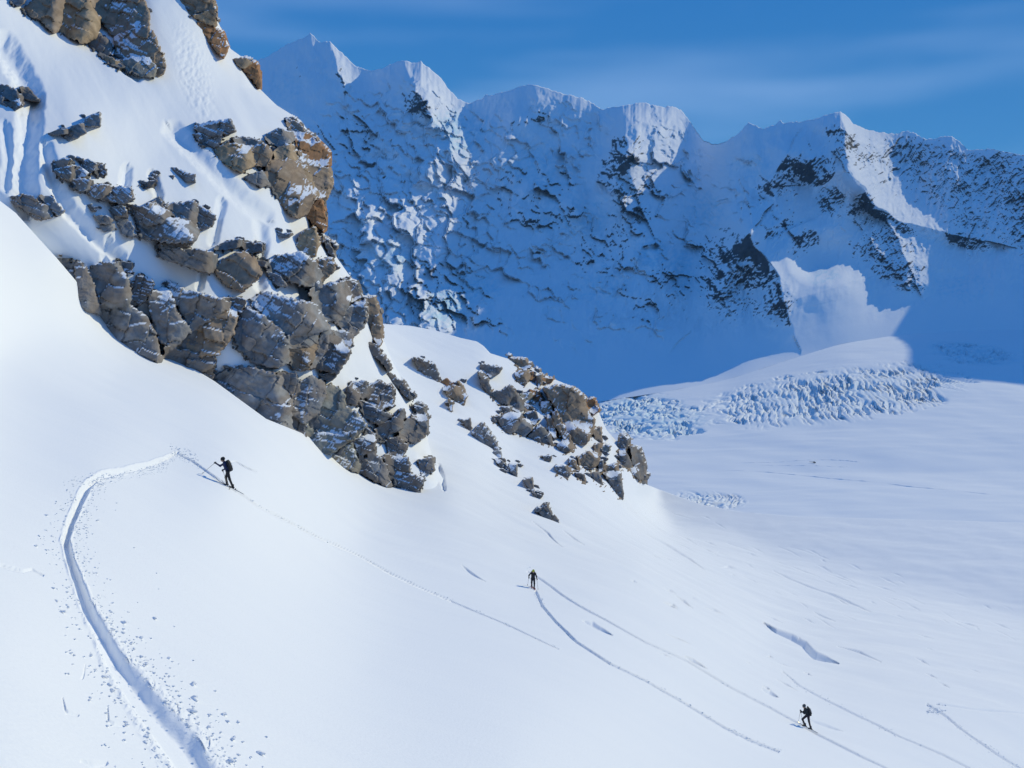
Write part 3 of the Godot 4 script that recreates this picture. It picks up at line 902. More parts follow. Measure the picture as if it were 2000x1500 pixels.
# ---------------------------------------------------------------- rocks
# outcrops: [name, label, sheet (c: mountainside, n: near slope), then blocks [colour, lean to the right, px, py, ...]]
var OUTCROPS := [
	["rock_buttress", "tall brown and tan rock buttress jutting from the top of the snowfield", "c",
		["brown", 0.1, 50, 20, 67, 7, 77, -10, 123, -10, 117, 23, 113, 50, 107, 60, 83, 37, 67, 33],
		["tan", 0.1, 124, -10, 160, -10, 180, 23, 190, 37, 187, 70, 163, 80, 147, 70, 127, 67, 110, 53, 115, 27],
		["brown", 0.3, 173, -10, 272, -10, 287, 33, 283, 57, 253, 63, 230, 73, 220, 63, 200, 37],
		["brown", 0.3, 227, 75, 253, 65, 283, 57, 293, 67, 307, 97, 317, 117, 315, 143, 300, 147, 287, 127, 260, 117, 240, 117, 233, 100, 230, 87],
		["dark", 0.0, 163, 80, 193, 67, 213, 87, 217, 103, 200, 107, 183, 97],
		["green", 0.2, 233, 123, 260, 112, 287, 113, 303, 130, 300, 148, 277, 147, 260, 143],
		["tan", 0.0, 198, 110, 213, 112, 230, 123, 233, 132, 217, 125],
		["grey", 0.0, 20, 3, 27, -7, 50, -7, 47, 5, 37, 10],
		["brown", 0.0, 47, 20, 63, 20, 72, 30, 67, 35, 53, 28],
	],
	["ridge_rock", "orange-brown rocks breaking the snow ridge against the sky", "c",
		["brown", 0.6, 350, -7, 407, -7, 417, 20, 417, 37, 400, 23, 383, 20, 370, 30, 360, 20],
		["tan", 0.6, 387, 30, 407, 23, 418, 37, 420, 50, 400, 43, 380, 32],
		["red", 0.9, 388, 47, 413, 53, 430, 67, 440, 97, 437, 107, 420, 90, 403, 67],
	],
	["ridge_rock", "lone orange rock knob lowest on the snow ridge against the sky", "c",
		["tan", 0.6, 457, 117, 477, 115, 490, 123, 477, 133, 467, 128],
		["red", 0.9, 480, 128, 497, 123, 505, 147, 505, 170, 497, 157, 477, 135],
	],
	["rock_outcrop", "dark rock ledge beside the snow-filled gully, highest on the shaded side", "c",
		["dark", 0.0, -7, 167, 20, 173, 40, 187, 43, 203, 33, 207, 17, 193, -7, 187],
		["dark", 0.0, 40, 172, 53, 173, 70, 193, 63, 197, 47, 190],
		["dark", 0.0, 7, 203, 33, 198, 43, 207, 30, 215, 20, 213],
		["dark", 0.0, -7, 190, 7, 190, 3, 202, -7, 202],
	],
	["rock_rib", "thin slanting rib of dark rock in open snow below the tall buttress", "c",
		["grey", 0.0, 127, 267, 140, 250, 160, 243, 165, 257, 150, 267, 133, 273],
		["grey", 0.0, 157, 243, 177, 230, 193, 223, 193, 245, 173, 245],
		["dark", 0.0, 95, 262, 113, 255, 137, 253, 133, 260, 110, 263],
	],
	["rock_outcrop", "scattered small dark rocks in a loose cluster on the snow face", "c",
		["grey", 0.0, 102, 320, 120, 312, 137, 313, 123, 327, 103, 328],
		["dark", 0.0, 107, 333, 127, 327, 143, 325, 143, 340, 137, 350, 120, 347],
		["grey", 0.0, 143, 337, 160, 330, 172, 337, 163, 345, 147, 343],
		["grey", 0.0, 157, 318, 173, 313, 187, 322, 190, 330, 177, 335, 163, 328],
		["dark", 0.0, 188, 340, 193, 327, 200, 323, 207, 337, 200, 343],
		["grey", 0.0, 137, 353, 157, 350, 177, 353, 173, 367, 160, 372, 143, 365],
		["grey", 0.0, 170, 370, 187, 362, 213, 363, 217, 370, 200, 383, 190, 387, 177, 380],
		["grey", 0.0, 197, 388, 213, 377, 233, 368, 253, 370, 258, 387, 243, 395, 223, 392],
		["dark", 0.0, 278, 362, 293, 355, 305, 353, 293, 365],
	],
	["rock_outcrop", "few thin rock shards just showing through wind-scoured snow", "c",
		["dark", 0.0, 328, 343, 340, 343, 337, 353],
		["dark", 0.0, 337, 330, 353, 333, 377, 343, 380, 353, 360, 353, 353, 343],
		["dark", 0.0, 298, 339, 307, 342, 302, 348],
	],
	["rock_outcrop", "rounded grey rock step with cracked face in the middle of the snow face", "c",
		["grey", 0.1, 245, 403, 283, 407, 300, 400, 327, 417, 328, 430, 287, 437, 267, 423],
		["grey", 0.1, 297, 397, 310, 387, 317, 400, 325, 413, 307, 413],
		["grey", 0.2, 323, 403, 353, 400, 380, 397, 383, 417, 380, 437, 360, 433, 340, 420],
		["grey", 0.4, 380, 400, 393, 407, 417, 422, 413, 437, 383, 453, 382, 430],
		["grey", 0.1, 267, 430, 287, 438, 328, 430, 353, 433, 380, 440, 383, 453, 377, 465, 347, 470, 310, 467, 287, 457],
		["dark", 0.0, 273, 447, 287, 460, 293, 470, 273, 462],
	],
	["rock_outcrop", "stair of small square-cut rocks beside the rounded grey step", "c",
		["dark", 0.0, 175, 405, 190, 404, 187, 413, 178, 412],
		["grey", 0.0, 185, 422, 207, 422, 220, 430, 213, 437, 197, 435],
		["grey", 0.0, 197, 442, 223, 438, 222, 448, 202, 452],
		["grey", 0.0, 210, 408, 230, 403, 243, 405, 247, 423, 230, 420],
		["grey", 0.1, 227, 423, 247, 430, 258, 443, 258, 462, 243, 457, 233, 440],
	],
	["boulder", "smooth grey boulder with a wind scoop melted round it", "c",
		["grey", 0.1, 37, 383, 63, 387, 80, 400, 100, 413, 100, 423, 73, 425, 53, 413, 40, 400],
		["dark", 0.0, 22, 393, 37, 387, 43, 402, 32, 403],
		["grey", 0.1, 80, 383, 100, 385, 110, 400, 122, 413, 113, 417, 97, 403],
	],
	["rock_cliff", "tall brown overhanging cliff with orange corner at the edge of the mountainside", "c",
		["grey", 0.2, 383, 247, 403, 245, 423, 242, 447, 240, 453, 253, 433, 260, 423, 283, 407, 287, 397, 267],
		["dark", 0.0, 378, 263, 392, 262, 398, 283, 390, 277],
		["tan", 0.2, 420, 297, 443, 282, 487, 290, 493, 320, 473, 333, 447, 320],
		["brown", 0.2, 487, 290, 513, 283, 530, 300, 520, 320, 493, 323],
		["grey", 0.2, 457, 273, 477, 270, 507, 277, 500, 287, 467, 283],
		["grey", 0.3, 520, 267, 547, 255, 570, 260, 572, 273, 547, 283, 530, 280],
		["brown", 0.5, 533, 320, 560, 315, 580, 320, 600, 367, 610, 390, 600, 410, 580, 420, 547, 393, 523, 360, 520, 337],
		["tan", 0.4, 537, 297, 560, 283, 573, 300, 578, 317, 540, 318],
		["tan", 1.3, 567, 287, 587, 313, 617, 377, 610, 388, 590, 350, 573, 310],
		["red", 0.9, 573, 263, 597, 263, 620, 283, 637, 300, 637, 320, 617, 320, 600, 307, 587, 287],
		["brown", 0.9, 587, 300, 607, 320, 637, 333, 640, 357, 630, 383, 617, 377, 600, 337],
		["red", 0.8, 597, 420, 617, 397, 627, 393, 633, 430, 630, 447, 613, 433],
		["grey", 0.2, 480, 347, 513, 337, 523, 360, 510, 363, 493, 353],
		["brown", 0.6, 560, 233, 580, 240, 597, 260, 583, 263, 567, 253],
		["brown", 0.6, 597, 263, 617, 270, 620, 280, 603, 277],
	],
	["rock_outcrop", "small tan rock fin below the overhanging cliff", "c",
		["tan", 0.4, 580, 480, 593, 457, 613, 447, 620, 473, 613, 497, 593, 500, 583, 493],
		["dark", 0.0, 538, 450, 553, 457, 570, 458, 563, 463, 547, 462],
		["dark", 0.6, 632, 465, 642, 473, 650, 497, 643, 493],
	],
	["rock_ledge", "long dark rock ledge with angular boulders halfway up the crag", "c",
		["dark", 0.0, 301, 482, 334, 473, 375, 473, 367, 482, 326, 486],
		["dark", 0.1, 310, 496, 351, 490, 396, 494, 420, 502, 422, 523, 408, 529, 367, 516, 326, 502],
		["dark", 0.0, 420, 486, 449, 471, 474, 469, 465, 482, 437, 486],
		["dark", 0.0, 470, 473, 511, 479, 511, 488, 482, 494],
		["brown", 0.2, 422, 523, 449, 506, 478, 496, 498, 514, 504, 533, 490, 547, 472, 564, 449, 555, 429, 539],
		["dark", 0.0, 498, 508, 519, 512, 515, 520, 502, 518],
		["grey", 0.3, 523, 518, 543, 504, 588, 500, 609, 514, 625, 535, 609, 555, 584, 551, 560, 543, 531, 531],
		["grey", 0.0, 523, 531, 547, 543, 558, 557, 543, 557, 527, 543],
		["brown", 0.5, 609, 514, 646, 506, 652, 523, 634, 543, 621, 547, 613, 531],
		["grey", 0.2, 588, 555, 621, 547, 629, 559, 609, 566],
	],
	["rock_cliff", "massive grey cliff of split blocks resting on the edge of the ski slope", "c",
		["grey", 0.1, 107, 504, 133, 504, 158, 518, 172, 539, 193, 609, 158, 596, 125, 561, 98, 533],
		["grey", 0.1, 168, 529, 199, 518, 228, 518, 244, 543, 252, 576, 248, 596, 215, 596, 199, 588, 183, 555],
		["dark", 0.0, 232, 512, 256, 514, 256, 531, 242, 529],
		["dark", 0.0, 256, 564, 273, 539, 297, 551, 293, 572, 273, 592, 260, 584],
		["grey", 0.0, 203, 596, 244, 596, 260, 605, 285, 625, 297, 650, 312, 703, 265, 689, 226, 662, 178, 600],
		["grey", 0.1, 293, 574, 326, 568, 336, 592, 344, 617, 363, 637, 367, 646, 334, 679, 318, 666, 301, 625],
		["grey", 0.1, 322, 551, 363, 572, 408, 582, 449, 596, 433, 605, 371, 646, 363, 617, 342, 584],
		["brown", 0.4, 449, 597, 463, 600, 451, 650, 426, 687, 392, 691, 334, 682, 368, 648, 433, 607],
		["dark", 0.0, 437, 584, 465, 584, 478, 588, 470, 609, 463, 600],
		["dark", 0.0, 326, 682, 367, 691, 416, 699, 416, 711, 367, 736, 326, 721],
		["dark", 0.0, 367, 707, 392, 707, 416, 715, 408, 756, 371, 744],
	],
	["rock_cliff", "round-backed grey cliff beside the dark cleft, overhanging a snow ledge", "c",
		["grey", 0.1, 453, 650, 470, 617, 484, 605, 506, 617, 539, 641, 558, 666, 560, 703, 539, 715, 490, 703, 461, 678],
		["grey", 0.1, 490, 588, 519, 576, 547, 584, 588, 596, 613, 600, 629, 625, 638, 641, 597, 650, 564, 654, 543, 641, 515, 613],
		["grey", 0.1, 564, 658, 597, 650, 621, 650, 617, 674, 564, 678],
		["brown", 0.1, 564, 679, 617, 675, 601, 719, 572, 719, 564, 703],
		["grey", 0.9, 638, 641, 646, 650, 634, 682, 613, 715, 605, 715, 621, 674],
		["dark", 0.2, 646, 654, 670, 674, 677, 687, 666, 707, 654, 725, 609, 715, 629, 691],
		["grey", 0.3, 609, 568, 650, 559, 670, 555, 683, 576, 670, 605, 658, 625, 634, 621, 617, 596],
		["dark", 0.5, 670, 547, 695, 555, 703, 580, 687, 588, 679, 564],
		["grey", 0.5, 658, 625, 695, 596, 711, 592, 711, 621, 695, 650, 670, 641],
		["grey", 0.3, 650, 650, 666, 646, 687, 654, 683, 674, 666, 670],
	],
	["rock_cliff", "low slabby grey-green cliff under the snow ledge at the ski slope", "c",
		["grey", 0.1, 412, 736, 449, 719, 490, 723, 531, 732, 556, 744, 568, 769, 568, 789, 531, 789, 474, 769, 429, 756],
		["grey", 0.1, 416, 744, 470, 769, 531, 791, 564, 797, 564, 830, 588, 875, 556, 879, 502, 846, 433, 801, 408, 760],
		["dark", 0.1, 543, 730, 576, 734, 584, 760, 572, 773, 556, 748],
		["grey", 0.1, 580, 752, 609, 740, 629, 748, 631, 769, 617, 805, 593, 822, 572, 805, 572, 785],
		["green", 0.2, 629, 769, 646, 756, 666, 769, 670, 797, 695, 814, 709, 830, 695, 846, 662, 851, 613, 846, 597, 830, 617, 805],
		["green", 0.1, 593, 830, 613, 848, 662, 853, 695, 847, 654, 875, 621, 887, 597, 867],
		["dark", 0.1, 566, 791, 595, 824, 593, 865, 566, 830],
		["dark", 0.0, 625, 732, 654, 728, 654, 736, 638, 744],
	],
	["rock_jumble", "jumble of dark broken rocks with snow pockets at the toe of the crag", "c",
		["dark", 0.2, 687, 748, 711, 746, 720, 769, 707, 777, 691, 764],
		["dark", 0.4, 716, 756, 744, 748, 765, 760, 765, 789, 740, 801, 720, 789],
		["dark", 0.2, 703, 785, 736, 801, 761, 814, 736, 826, 707, 810],
		["dark", 0.1, 683, 756, 703, 773, 695, 789, 670, 785],
		["green", 0.1, 642, 892, 662, 875, 687, 871, 695, 896, 703, 920, 670, 912],
		["dark", 0.1, 691, 859, 720, 851, 732, 855, 728, 879, 703, 887],
		["grey", 0.1, 724, 879, 752, 912, 761, 949, 736, 937, 716, 912],
		["dark", 0.3, 736, 838, 773, 818, 785, 805, 785, 830, 757, 846, 744, 863],
		["dark", 0.2, 757, 863, 777, 855, 793, 871, 785, 892, 761, 887],
		["dark", 0.5, 781, 830, 814, 814, 830, 814, 830, 842, 810, 863, 785, 859],
		["dark", 0.2, 752, 892, 793, 896, 802, 933, 777, 945, 761, 928],
		["dark", 0.4, 818, 900, 843, 896, 845, 916, 826, 928],
		["dark", 0.2, 777, 945, 802, 928, 826, 937, 818, 961, 793, 957],
		["dark", 0.6, 810, 793, 826, 797, 830, 814, 818, 814],
		["grey", 0.0, 711, 830, 732, 851, 720, 861],
		["dark", 0.2, 703, 892, 720, 908, 736, 939, 703, 922],
	],
	["rock_rib", "narrow broken rock rib along the sunny edge of the crag", "c",
		["brown", 0.8, 716, 588, 728, 584, 736, 613, 742, 650, 740, 674, 728, 650, 720, 617],
		["dark", 0.7, 716, 670, 732, 674, 752, 703, 761, 719, 744, 703, 724, 687],
		["dark", 0.7, 761, 732, 785, 748, 802, 777, 785, 764],
		["dark", 0.6, 638, 473, 648, 486, 652, 502, 642, 494],
	],
	["rock_outcrop", "two brown rocks in line on the snow slope between crag and spur", "n",
		["dark", 0.3, 811, 702, 827, 708, 845, 714, 854, 732, 856, 750, 842, 741, 821, 720],
		["red", 0.3, 860, 747, 872, 740, 883, 749, 872, 753],
		["brown", 0.5, 868, 758, 890, 755, 904, 762, 910, 774, 902, 792, 884, 777],
		["tan", 0.9, 895, 746, 904, 755, 910, 771, 905, 764],
	],
	["rock_rib", "broken line of small grey rocks running down the snow below the spur", "n",
		["tan", 0.3, 877, 780, 884, 786, 881, 807],
		["dark", 0.3, 905, 822, 917, 819, 920, 843, 914, 837],
		["grey", 0.3, 925, 846, 941, 831, 950, 843, 962, 855, 971, 876, 959, 876, 947, 867, 935, 858],
		["grey", 0.3, 964, 882, 977, 882, 979, 894, 971, 891],
		["grey", 0.3, 995, 909, 1007, 909, 1009, 933, 998, 921],
		["dark", 0.3, 1024, 939, 1037, 936, 1042, 960, 1031, 951],
		["dark", 0.3, 1049, 996, 1067, 987, 1073, 1002, 1088, 1017, 1088, 1021, 1067, 1011],
		["dark", 0.3, 968, 897, 980, 903, 995, 915, 991, 923, 977, 909],
		["dark", 0.3, 1040, 962, 1046, 965, 1049, 972],
	],
	["rock_cliff", "dark chocolate-brown rock face with snow cap on the spur", "n",
		["brown", 0.2, 1067, 762, 1094, 759, 1115, 764, 1112, 792, 1109, 828, 1103, 831, 1085, 792],
		["brown", 0.3, 1117, 764, 1136, 780, 1145, 804, 1157, 828, 1151, 849, 1112, 828, 1114, 792],
		["brown", 0.2, 1105, 833, 1114, 830, 1151, 850, 1142, 864, 1121, 867, 1109, 849],
		["red", 0.7, 1139, 792, 1157, 780, 1166, 801, 1160, 807, 1145, 801],
		["brown", 0.7, 1160, 840, 1172, 837, 1175, 861, 1163, 858],
	],
	["rock_spur", "rocky spur of mixed brown and grey blocks half buried in snow", "n",
		["dark", 0.1, 940, 713, 956, 716, 977, 719, 974, 726, 959, 735, 947, 729],
		["brown", 0.4, 998, 702, 1025, 704, 1034, 716, 1022, 720, 1007, 711],
		["brown", 0.3, 1007, 729, 1028, 723, 1034, 735, 1025, 750, 1013, 747],
		["red", 0.5, 1031, 729, 1040, 726, 1040, 741, 1034, 741],
		["brown", 0.5, 1049, 735, 1058, 732, 1058, 750, 1052, 756],
		["red", 0.4, 1058, 738, 1079, 741, 1076, 747, 1064, 747],
		["dark", 0.1, 962, 768, 980, 765, 998, 756, 1004, 768, 992, 786, 971, 786],
		["dark", 0.1, 994, 777, 1010, 771, 1021, 780, 1022, 798, 1010, 804, 995, 792],
		["green", 0.2, 1016, 771, 1037, 768, 1040, 783, 1028, 786],
		["red", 0.4, 1037, 762, 1052, 765, 1057, 780, 1052, 786, 1040, 777],
		["dark", 0.1, 1022, 786, 1034, 792, 1031, 798, 1024, 795],
		["dark", 0.1, 974, 822, 998, 807, 1016, 810, 1013, 831, 998, 843, 986, 840],
		["grey", 0.1, 1010, 822, 1034, 822, 1037, 840, 1022, 852, 1007, 843],
		["dark", 0.1, 1028, 807, 1043, 804, 1052, 819, 1043, 828, 1031, 819],
		["brown", 0.3, 1058, 786, 1073, 786, 1079, 804, 1067, 810, 1058, 798],
		["dark", 0.1, 1034, 852, 1055, 834, 1073, 849, 1079, 870, 1058, 867],
		["brown", 0.3, 1070, 810, 1082, 825, 1085, 855, 1073, 843],
		["brown", 0.6, 1082, 807, 1094, 828, 1112, 858, 1121, 876, 1109, 870, 1088, 834],
		["dark", 0.2, 1088, 870, 1100, 864, 1112, 879, 1100, 885],
		["dark", 0.2, 1061, 891, 1076, 891, 1075, 900, 1064, 900],
		["dark", 0.1, 962, 815, 977, 813, 976, 824, 967, 824],
		["dark", 0.1, 980, 795, 998, 795, 995, 807, 986, 807],
		["dark", 0.1, 938, 726, 950, 738, 961, 777, 950, 762, 941, 747],
	],
	["rock_spur", "splintered lower end of the spur with upright dark pinnacles", "n",
		["brown", 0.3, 1130, 894, 1151, 885, 1166, 888, 1166, 906, 1148, 915, 1133, 906],
		["dark", 0.2, 1085, 912, 1103, 912, 1112, 927, 1106, 933, 1091, 924],
		["brown", 0.2, 1112, 897, 1124, 900, 1127, 915, 1115, 912],
		["dark", 0.2, 1124, 924, 1139, 927, 1142, 942, 1130, 933],
		["dark", 0.2, 1154, 927, 1169, 924, 1178, 954, 1166, 939],
		["brown", 0.3, 1181, 912, 1205, 906, 1207, 921, 1184, 923],
		["dark", 0.3, 1183, 924, 1207, 923, 1209, 939, 1214, 975, 1202, 957, 1190, 936],
		["green", 0.2, 1174, 876, 1184, 870, 1190, 872, 1187, 882, 1178, 884],
		["dark", 0.4, 1208, 867, 1217, 852, 1226, 858, 1220, 885, 1211, 879],
		["dark", 0.4, 1211, 882, 1222, 887, 1232, 906, 1223, 918, 1213, 903],
		["dark", 0.6, 1235, 876, 1247, 879, 1255, 906, 1258, 942, 1247, 924, 1238, 906],
		["brown", 0.3, 1160, 870, 1171, 867, 1169, 885, 1162, 882],
		["dark", 0.3, 1169, 903, 1177, 900, 1178, 918, 1171, 921],
		["dark", 0.3, 1229, 912, 1241, 915, 1250, 936, 1235, 927],
	],
]

var ROCK_COLORS := {
	"grey": Color(0.262, 0.256, 0.250), "brown": Color(0.310, 0.240, 0.178), "tan": Color(0.385, 0.290, 0.190),
	"red": Color(0.360, 0.185, 0.090), "green": Color(0.285, 0.285, 0.250), "dark": Color(0.190, 0.185, 0.180),
}


func poly_sd(x: float, y: float, p: PackedFloat32Array) -> float:
	# signed distance, positive inside
	var n := p.size()
	var best := 1e12
	var inside := false
	var jx := p[n - 2]
	var jy := p[n - 1]
	for k in range(0, n, 2):
		var ix := p[k]
		var iy := p[k + 1]
		var ex := jx - ix
		var ey := jy - iy
		var wx := x - ix
		var wy := y - iy
		var t := clampf((wx * ex + wy * ey) / maxf(ex * ex + ey * ey, 1e-6), 0.0, 1.0)
		var dx := wx - ex * t
		var dy := wy - ey * t
		best = minf(best, dx * dx + dy * dy)
		if (iy > y) != (jy > y) and x < ex * (y - iy) / (jy - iy) + ix:
			inside = not inside
		jx = ix
		jy = iy
	return sqrt(best) if inside else -sqrt(best)


# the face of one block: [cx, cy, depth at the middle, lean back, lean to the right, how far it stands out, m per px, size px]
func block_plane(poly: PackedFloat32Array, on_crag: bool, lean_x: float, sd: int) -> PackedFloat32Array:
	var rng := RandomNumberGenerator.new()
	rng.seed = sd * 104729 + 7
	var x1 := 1e9
	var x2 := -1e9
	var y1 := 1e9
	var y2 := -1e9
	for k in range(0, poly.size(), 2):
		x1 = minf(x1, poly[k])
		x2 = maxf(x2, poly[k])
		y1 = minf(y1, poly[k + 1])
		y2 = maxf(y2, poly[k + 1])
	var cx := (x1 + x2) * 0.5
	var cy := (y1 + y2) * 0.5
	var d0 := crag_d(cx, cy) if on_crag else near_d(cx, cy)
	var m := d0 / FOC
	var size_px := sqrt((x2 - x1) * (y2 - y1))
	var lean_y := 0.50 + 0.30 * rng.randf()
	var lx := lean_x + rng.randf_range(-0.10, 0.12)
	# the face just clears the snow along its lower edge
	var prot := -1e9
	for k in range(0, poly.size(), 2):
		var ds := crag_d(poly[k], poly[k + 1]) if on_crag else near_d(poly[k], poly[k + 1])
		prot = maxf(prot, d0 + lean_y * (cy - poly[k + 1]) * m + lx * (poly[k] - cx) * m - ds)
	prot += 0.25 + 0.05 * size_px * m
	return PackedFloat32Array([cx, cy, d0, lean_y, lx, prot, m, size_px])


# one block of rock standing out of the snow: its outline, its own face, facets, cracks and ledges with snow
func rock_block(poly: PackedFloat32Array, on_crag: bool, tint: Color, sd: int, ang: float, planes: Array, me: int, step := 0.0) -> ArrayMesh:
	var rng := RandomNumberGenerator.new()
	rng.seed = sd * 7919 + 13
	var x1 := 1e9
	var x2 := -1e9
	var y1 := 1e9
	var y2 := -1e9
	for k in range(0, poly.size(), 2):
		x1 = minf(x1, poly[k])
		x2 = maxf(x2, poly[k])
		y1 = minf(y1, poly[k + 1])
		y2 = maxf(y2, poly[k + 1])
	var cx := (x1 + x2) * 0.5
	var cy := (y1 + y2) * 0.5
	var d0 := crag_d(cx, cy) if on_crag else near_d(cx, cy)
	var m := d0 / FOC
	var size_px := sqrt((x2 - x1) * (y2 - y1))
	var size := size_px * m
	var np := clampi(int(size_px / 14.0), 3, 7)
	var pl := PackedFloat32Array()
	for k in np:
		pl.append_array([rng.randf_range(x1, x2), rng.randf_range(y1, y2), rng.randf_range(0.02, 0.14) * size, rng.randf_range(-0.6, 0.45), rng.randf_range(-0.35, 0.6)])
	if step == 0.0:
		step = clampf(size_px / 34.0, 1.3, 1.9)
	var grow := clampf(size_px * 0.085, 0.0, 6.0)
	var pad := minf(5.0, step * 2.6) + grow
	var w := int((x2 - x1 + pad * 2.0) / step) + 2
	var h := int((y2 - y1 + pad * 2.0) / step) + 2
	var edn: FastNoiseLite = nz["rk_edge"]
	var fin: FastNoiseLite = nz["rk_fine"]
	var bed: FastNoiseLite = nz["rk_bed"]
	var amp := minf(4.0, size_px * 0.08)
	var rim := clampf(size_px * 0.07, 1.5, 4.5)
	var v := PackedVector3Array()
	v.resize(w * h)
	var keep := PackedByteArray()
	keep.resize(w * h)
	var grov := PackedFloat32Array()
	grov.resize(w * h)
	ang += rng.randf_range(-0.10, 0.10)
	var s1 := rng.randf_range(1.6, 4.2) * clampf(size / 5.0, 0.35, 1.0)
	var s2 := rng.randf_range(1.0, 2.4) * clampf(size / 5.0, 0.35, 1.0)
	var ca := cos(ang)
	var sa := sin(ang)
	var S := PackedFloat32Array()
	S.resize(w * h)
	for j in h:
		for i in w:
			var px := x1 - pad + step * i
			var py := y1 - pad + step * j
			var s := poly_sd(px, py, poly)
			if s > -pad - 3.0:
				s += edn.get_noise_2d(px * 1.6, py * 1.6) * amp * 1.2 + grow
			S[j * w + i] = s
	for j in h:
		for i in w:
			var px := x1 - pad + step * i
			var py := y1 - pad + step * j
			var at := j * w + i
			var s := S[at]
			if s < 0.0 and s > -1.15 * step:
				# pull the first ring outside onto the outline, so that it runs smooth
				var gx := (S[j * w + mini(i + 1, w - 1)] - S[j * w + maxi(i - 1, 0)]) / (2.0 * step)
				var gy := (S[mini(j + 1, h - 1) * w + i] - S[maxi(j - 1, 0) * w + i]) / (2.0 * step)
				var gl := maxf(gx * gx + gy * gy, 0.3)
				px -= s * gx / gl
				py -= s * gy / gl
				s = 0.0001
			var a := (px - cx) * m
			var b := (cy - py) * m
			var z := 1e9
			for k in np:
				var q := k * 5
				z = minf(z, pl[q + 2] + pl[q + 3] * (px - pl[q]) * m + pl[q + 4] * (pl[q + 1] - py) * m)
			z = maxf(z, -0.2 * size)
			var u := a * ca - b * sa
			var t := a * sa + b * ca
			# two sets of joints split the rock into slabs that stand out by different amounts
			var w1 := u / s1 + fin.get_noise_2d(t * 0.35, sd * 3.0) * 0.35
			var i1 := floorf(w1)
			var w2 := t / s2 + fin.get_noise_2d(u * 0.35, sd * 5.0 + 50.0) * 0.35 + fposmod(sin(i1 * 12.9 + sd) * 437.5, 1.0)
			var i2 := floorf(w2)
			var f1 := w1 - i1
			var f2 := w2 - i2
			var r1 := fposmod(sin(i1 * 127.1 + i2 * 311.7 + sd * 74.7) * 43758.5, 1.0)
			var r2 := fposmod(sin(i1 * 269.5 + i2 * 183.3 + sd * 24.1) * 43758.5, 1.0)
			z += (r1 - 0.5) * minf(0.9, size * 0.11) + ((f1 - 0.5) * (r2 - 0.5) * s1 + (f2 - 0.5) * (r1 - 0.45) * s2) * 0.35
			var cut := maxf(1.0 - minf(f1, 1.0 - f1) * s1 / 0.10, 1.0 - minf(f2, 1.0 - f2) * s2 / 0.07)
			grov[at] = maxf(cut, 0.0)
			z -= grov[at] * (0.12 if r2 < 0.5 else 0.35) * clampf(size / 5.0, 0.2, 1.0)
			z += fin.get_noise_2d(px * m * 1.0, py * m + sd) * minf(0.22, size * 0.05)
			z += bed.get_noise_2d(u * 0.3, t * 1.6 + sd) * minf(0.07, size * 0.02)
			# neighbouring blocks share one broken wall: their faces run into each other
			var ws := 0.0
			var ds := 0.0
			for k in planes.size():
				var q: PackedFloat32Array = planes[k]
				var ex := px - q[0]
				var ey := py - q[1]
				var wt := exp(-(ex * ex + ey * ey) / (q[7] * q[7] * 0.16 + 30.0)) * (3.0 if k == me else 1.0) + (1e-4 if k == me else 0.0)
				ws += wt
				ds += wt * (q[2] - q[3] * ey * q[6] + q[4] * ex * q[6] - q[5])
			var d := ds / ws - z
			if s > 0.0:
				var e := 1.0 - minf(s / rim, 1.0)
				d += e * e * minf(0.06 * size, 0.4)
				keep[at] = 2
			else:
				d += minf(0.06 * size, 0.4) + (-s) * m * 60.0
				keep[at] = 1 if s > -pad else 0
			v[at] = P(px, py, d)
	var n := grid_normals(v, w, h)
	var col := PackedColorArray()
	col.resize(w * h)
	var snow := Color(0.86, 0.89, 0.93)
	for at in w * h:
		var p := v[at]
		var k := fin.get_noise_3d(p.x * 1.3, p.y * 1.3, p.z * 0.4)
		var k2 := edn.get_noise_3d(p.x * 2.5, p.y * 2.5, p.z)
		var c := tint * (1.0 + 0.45 * k + 0.25 * k2)
		# rusty staining in patches
		var st := bed.get_noise_3d(p.x * 0.25 + 40.0, p.y * 0.4, p.z * 0.1)
		if st > 0.12:
			c = c.lerp(Color(0.27, 0.175, 0.10), minf(0.3, (st - 0.12) * 1.0))
		c.a = 1.0
		if n[at].y > 0.80 + 0.45 * k2 + 0.15 * k:
			c = snow
		col[at] = c
	var ix := PackedInt32Array()
	for j in h - 1:
		for i in w - 1:
			var a := j * w + i
			if keep[a] and keep[a + 1] and keep[a + w] and keep[a + w + 1]:
				ix.append_array([a, a + 1, a + w, a + 1, a + w + 1, a + w])
	# drop unused vertices
	var map := PackedInt32Array()
	map.resize(w * h)
	map.fill(-1)
	var v2 := PackedVector3Array()
	var n2 := PackedVector3Array()
	var c2 := PackedColorArray()
	for k in ix.size():
		var a := ix[k]
		if map[a] < 0:
			map[a] = v2.size()
			v2.append(v[a])
			n2.append(n[a])
			c2.append(col[a])
		ix[k] = map[a]
	if ix.is_empty():
		return null
	return array_mesh(v2, n2, ix, c2)


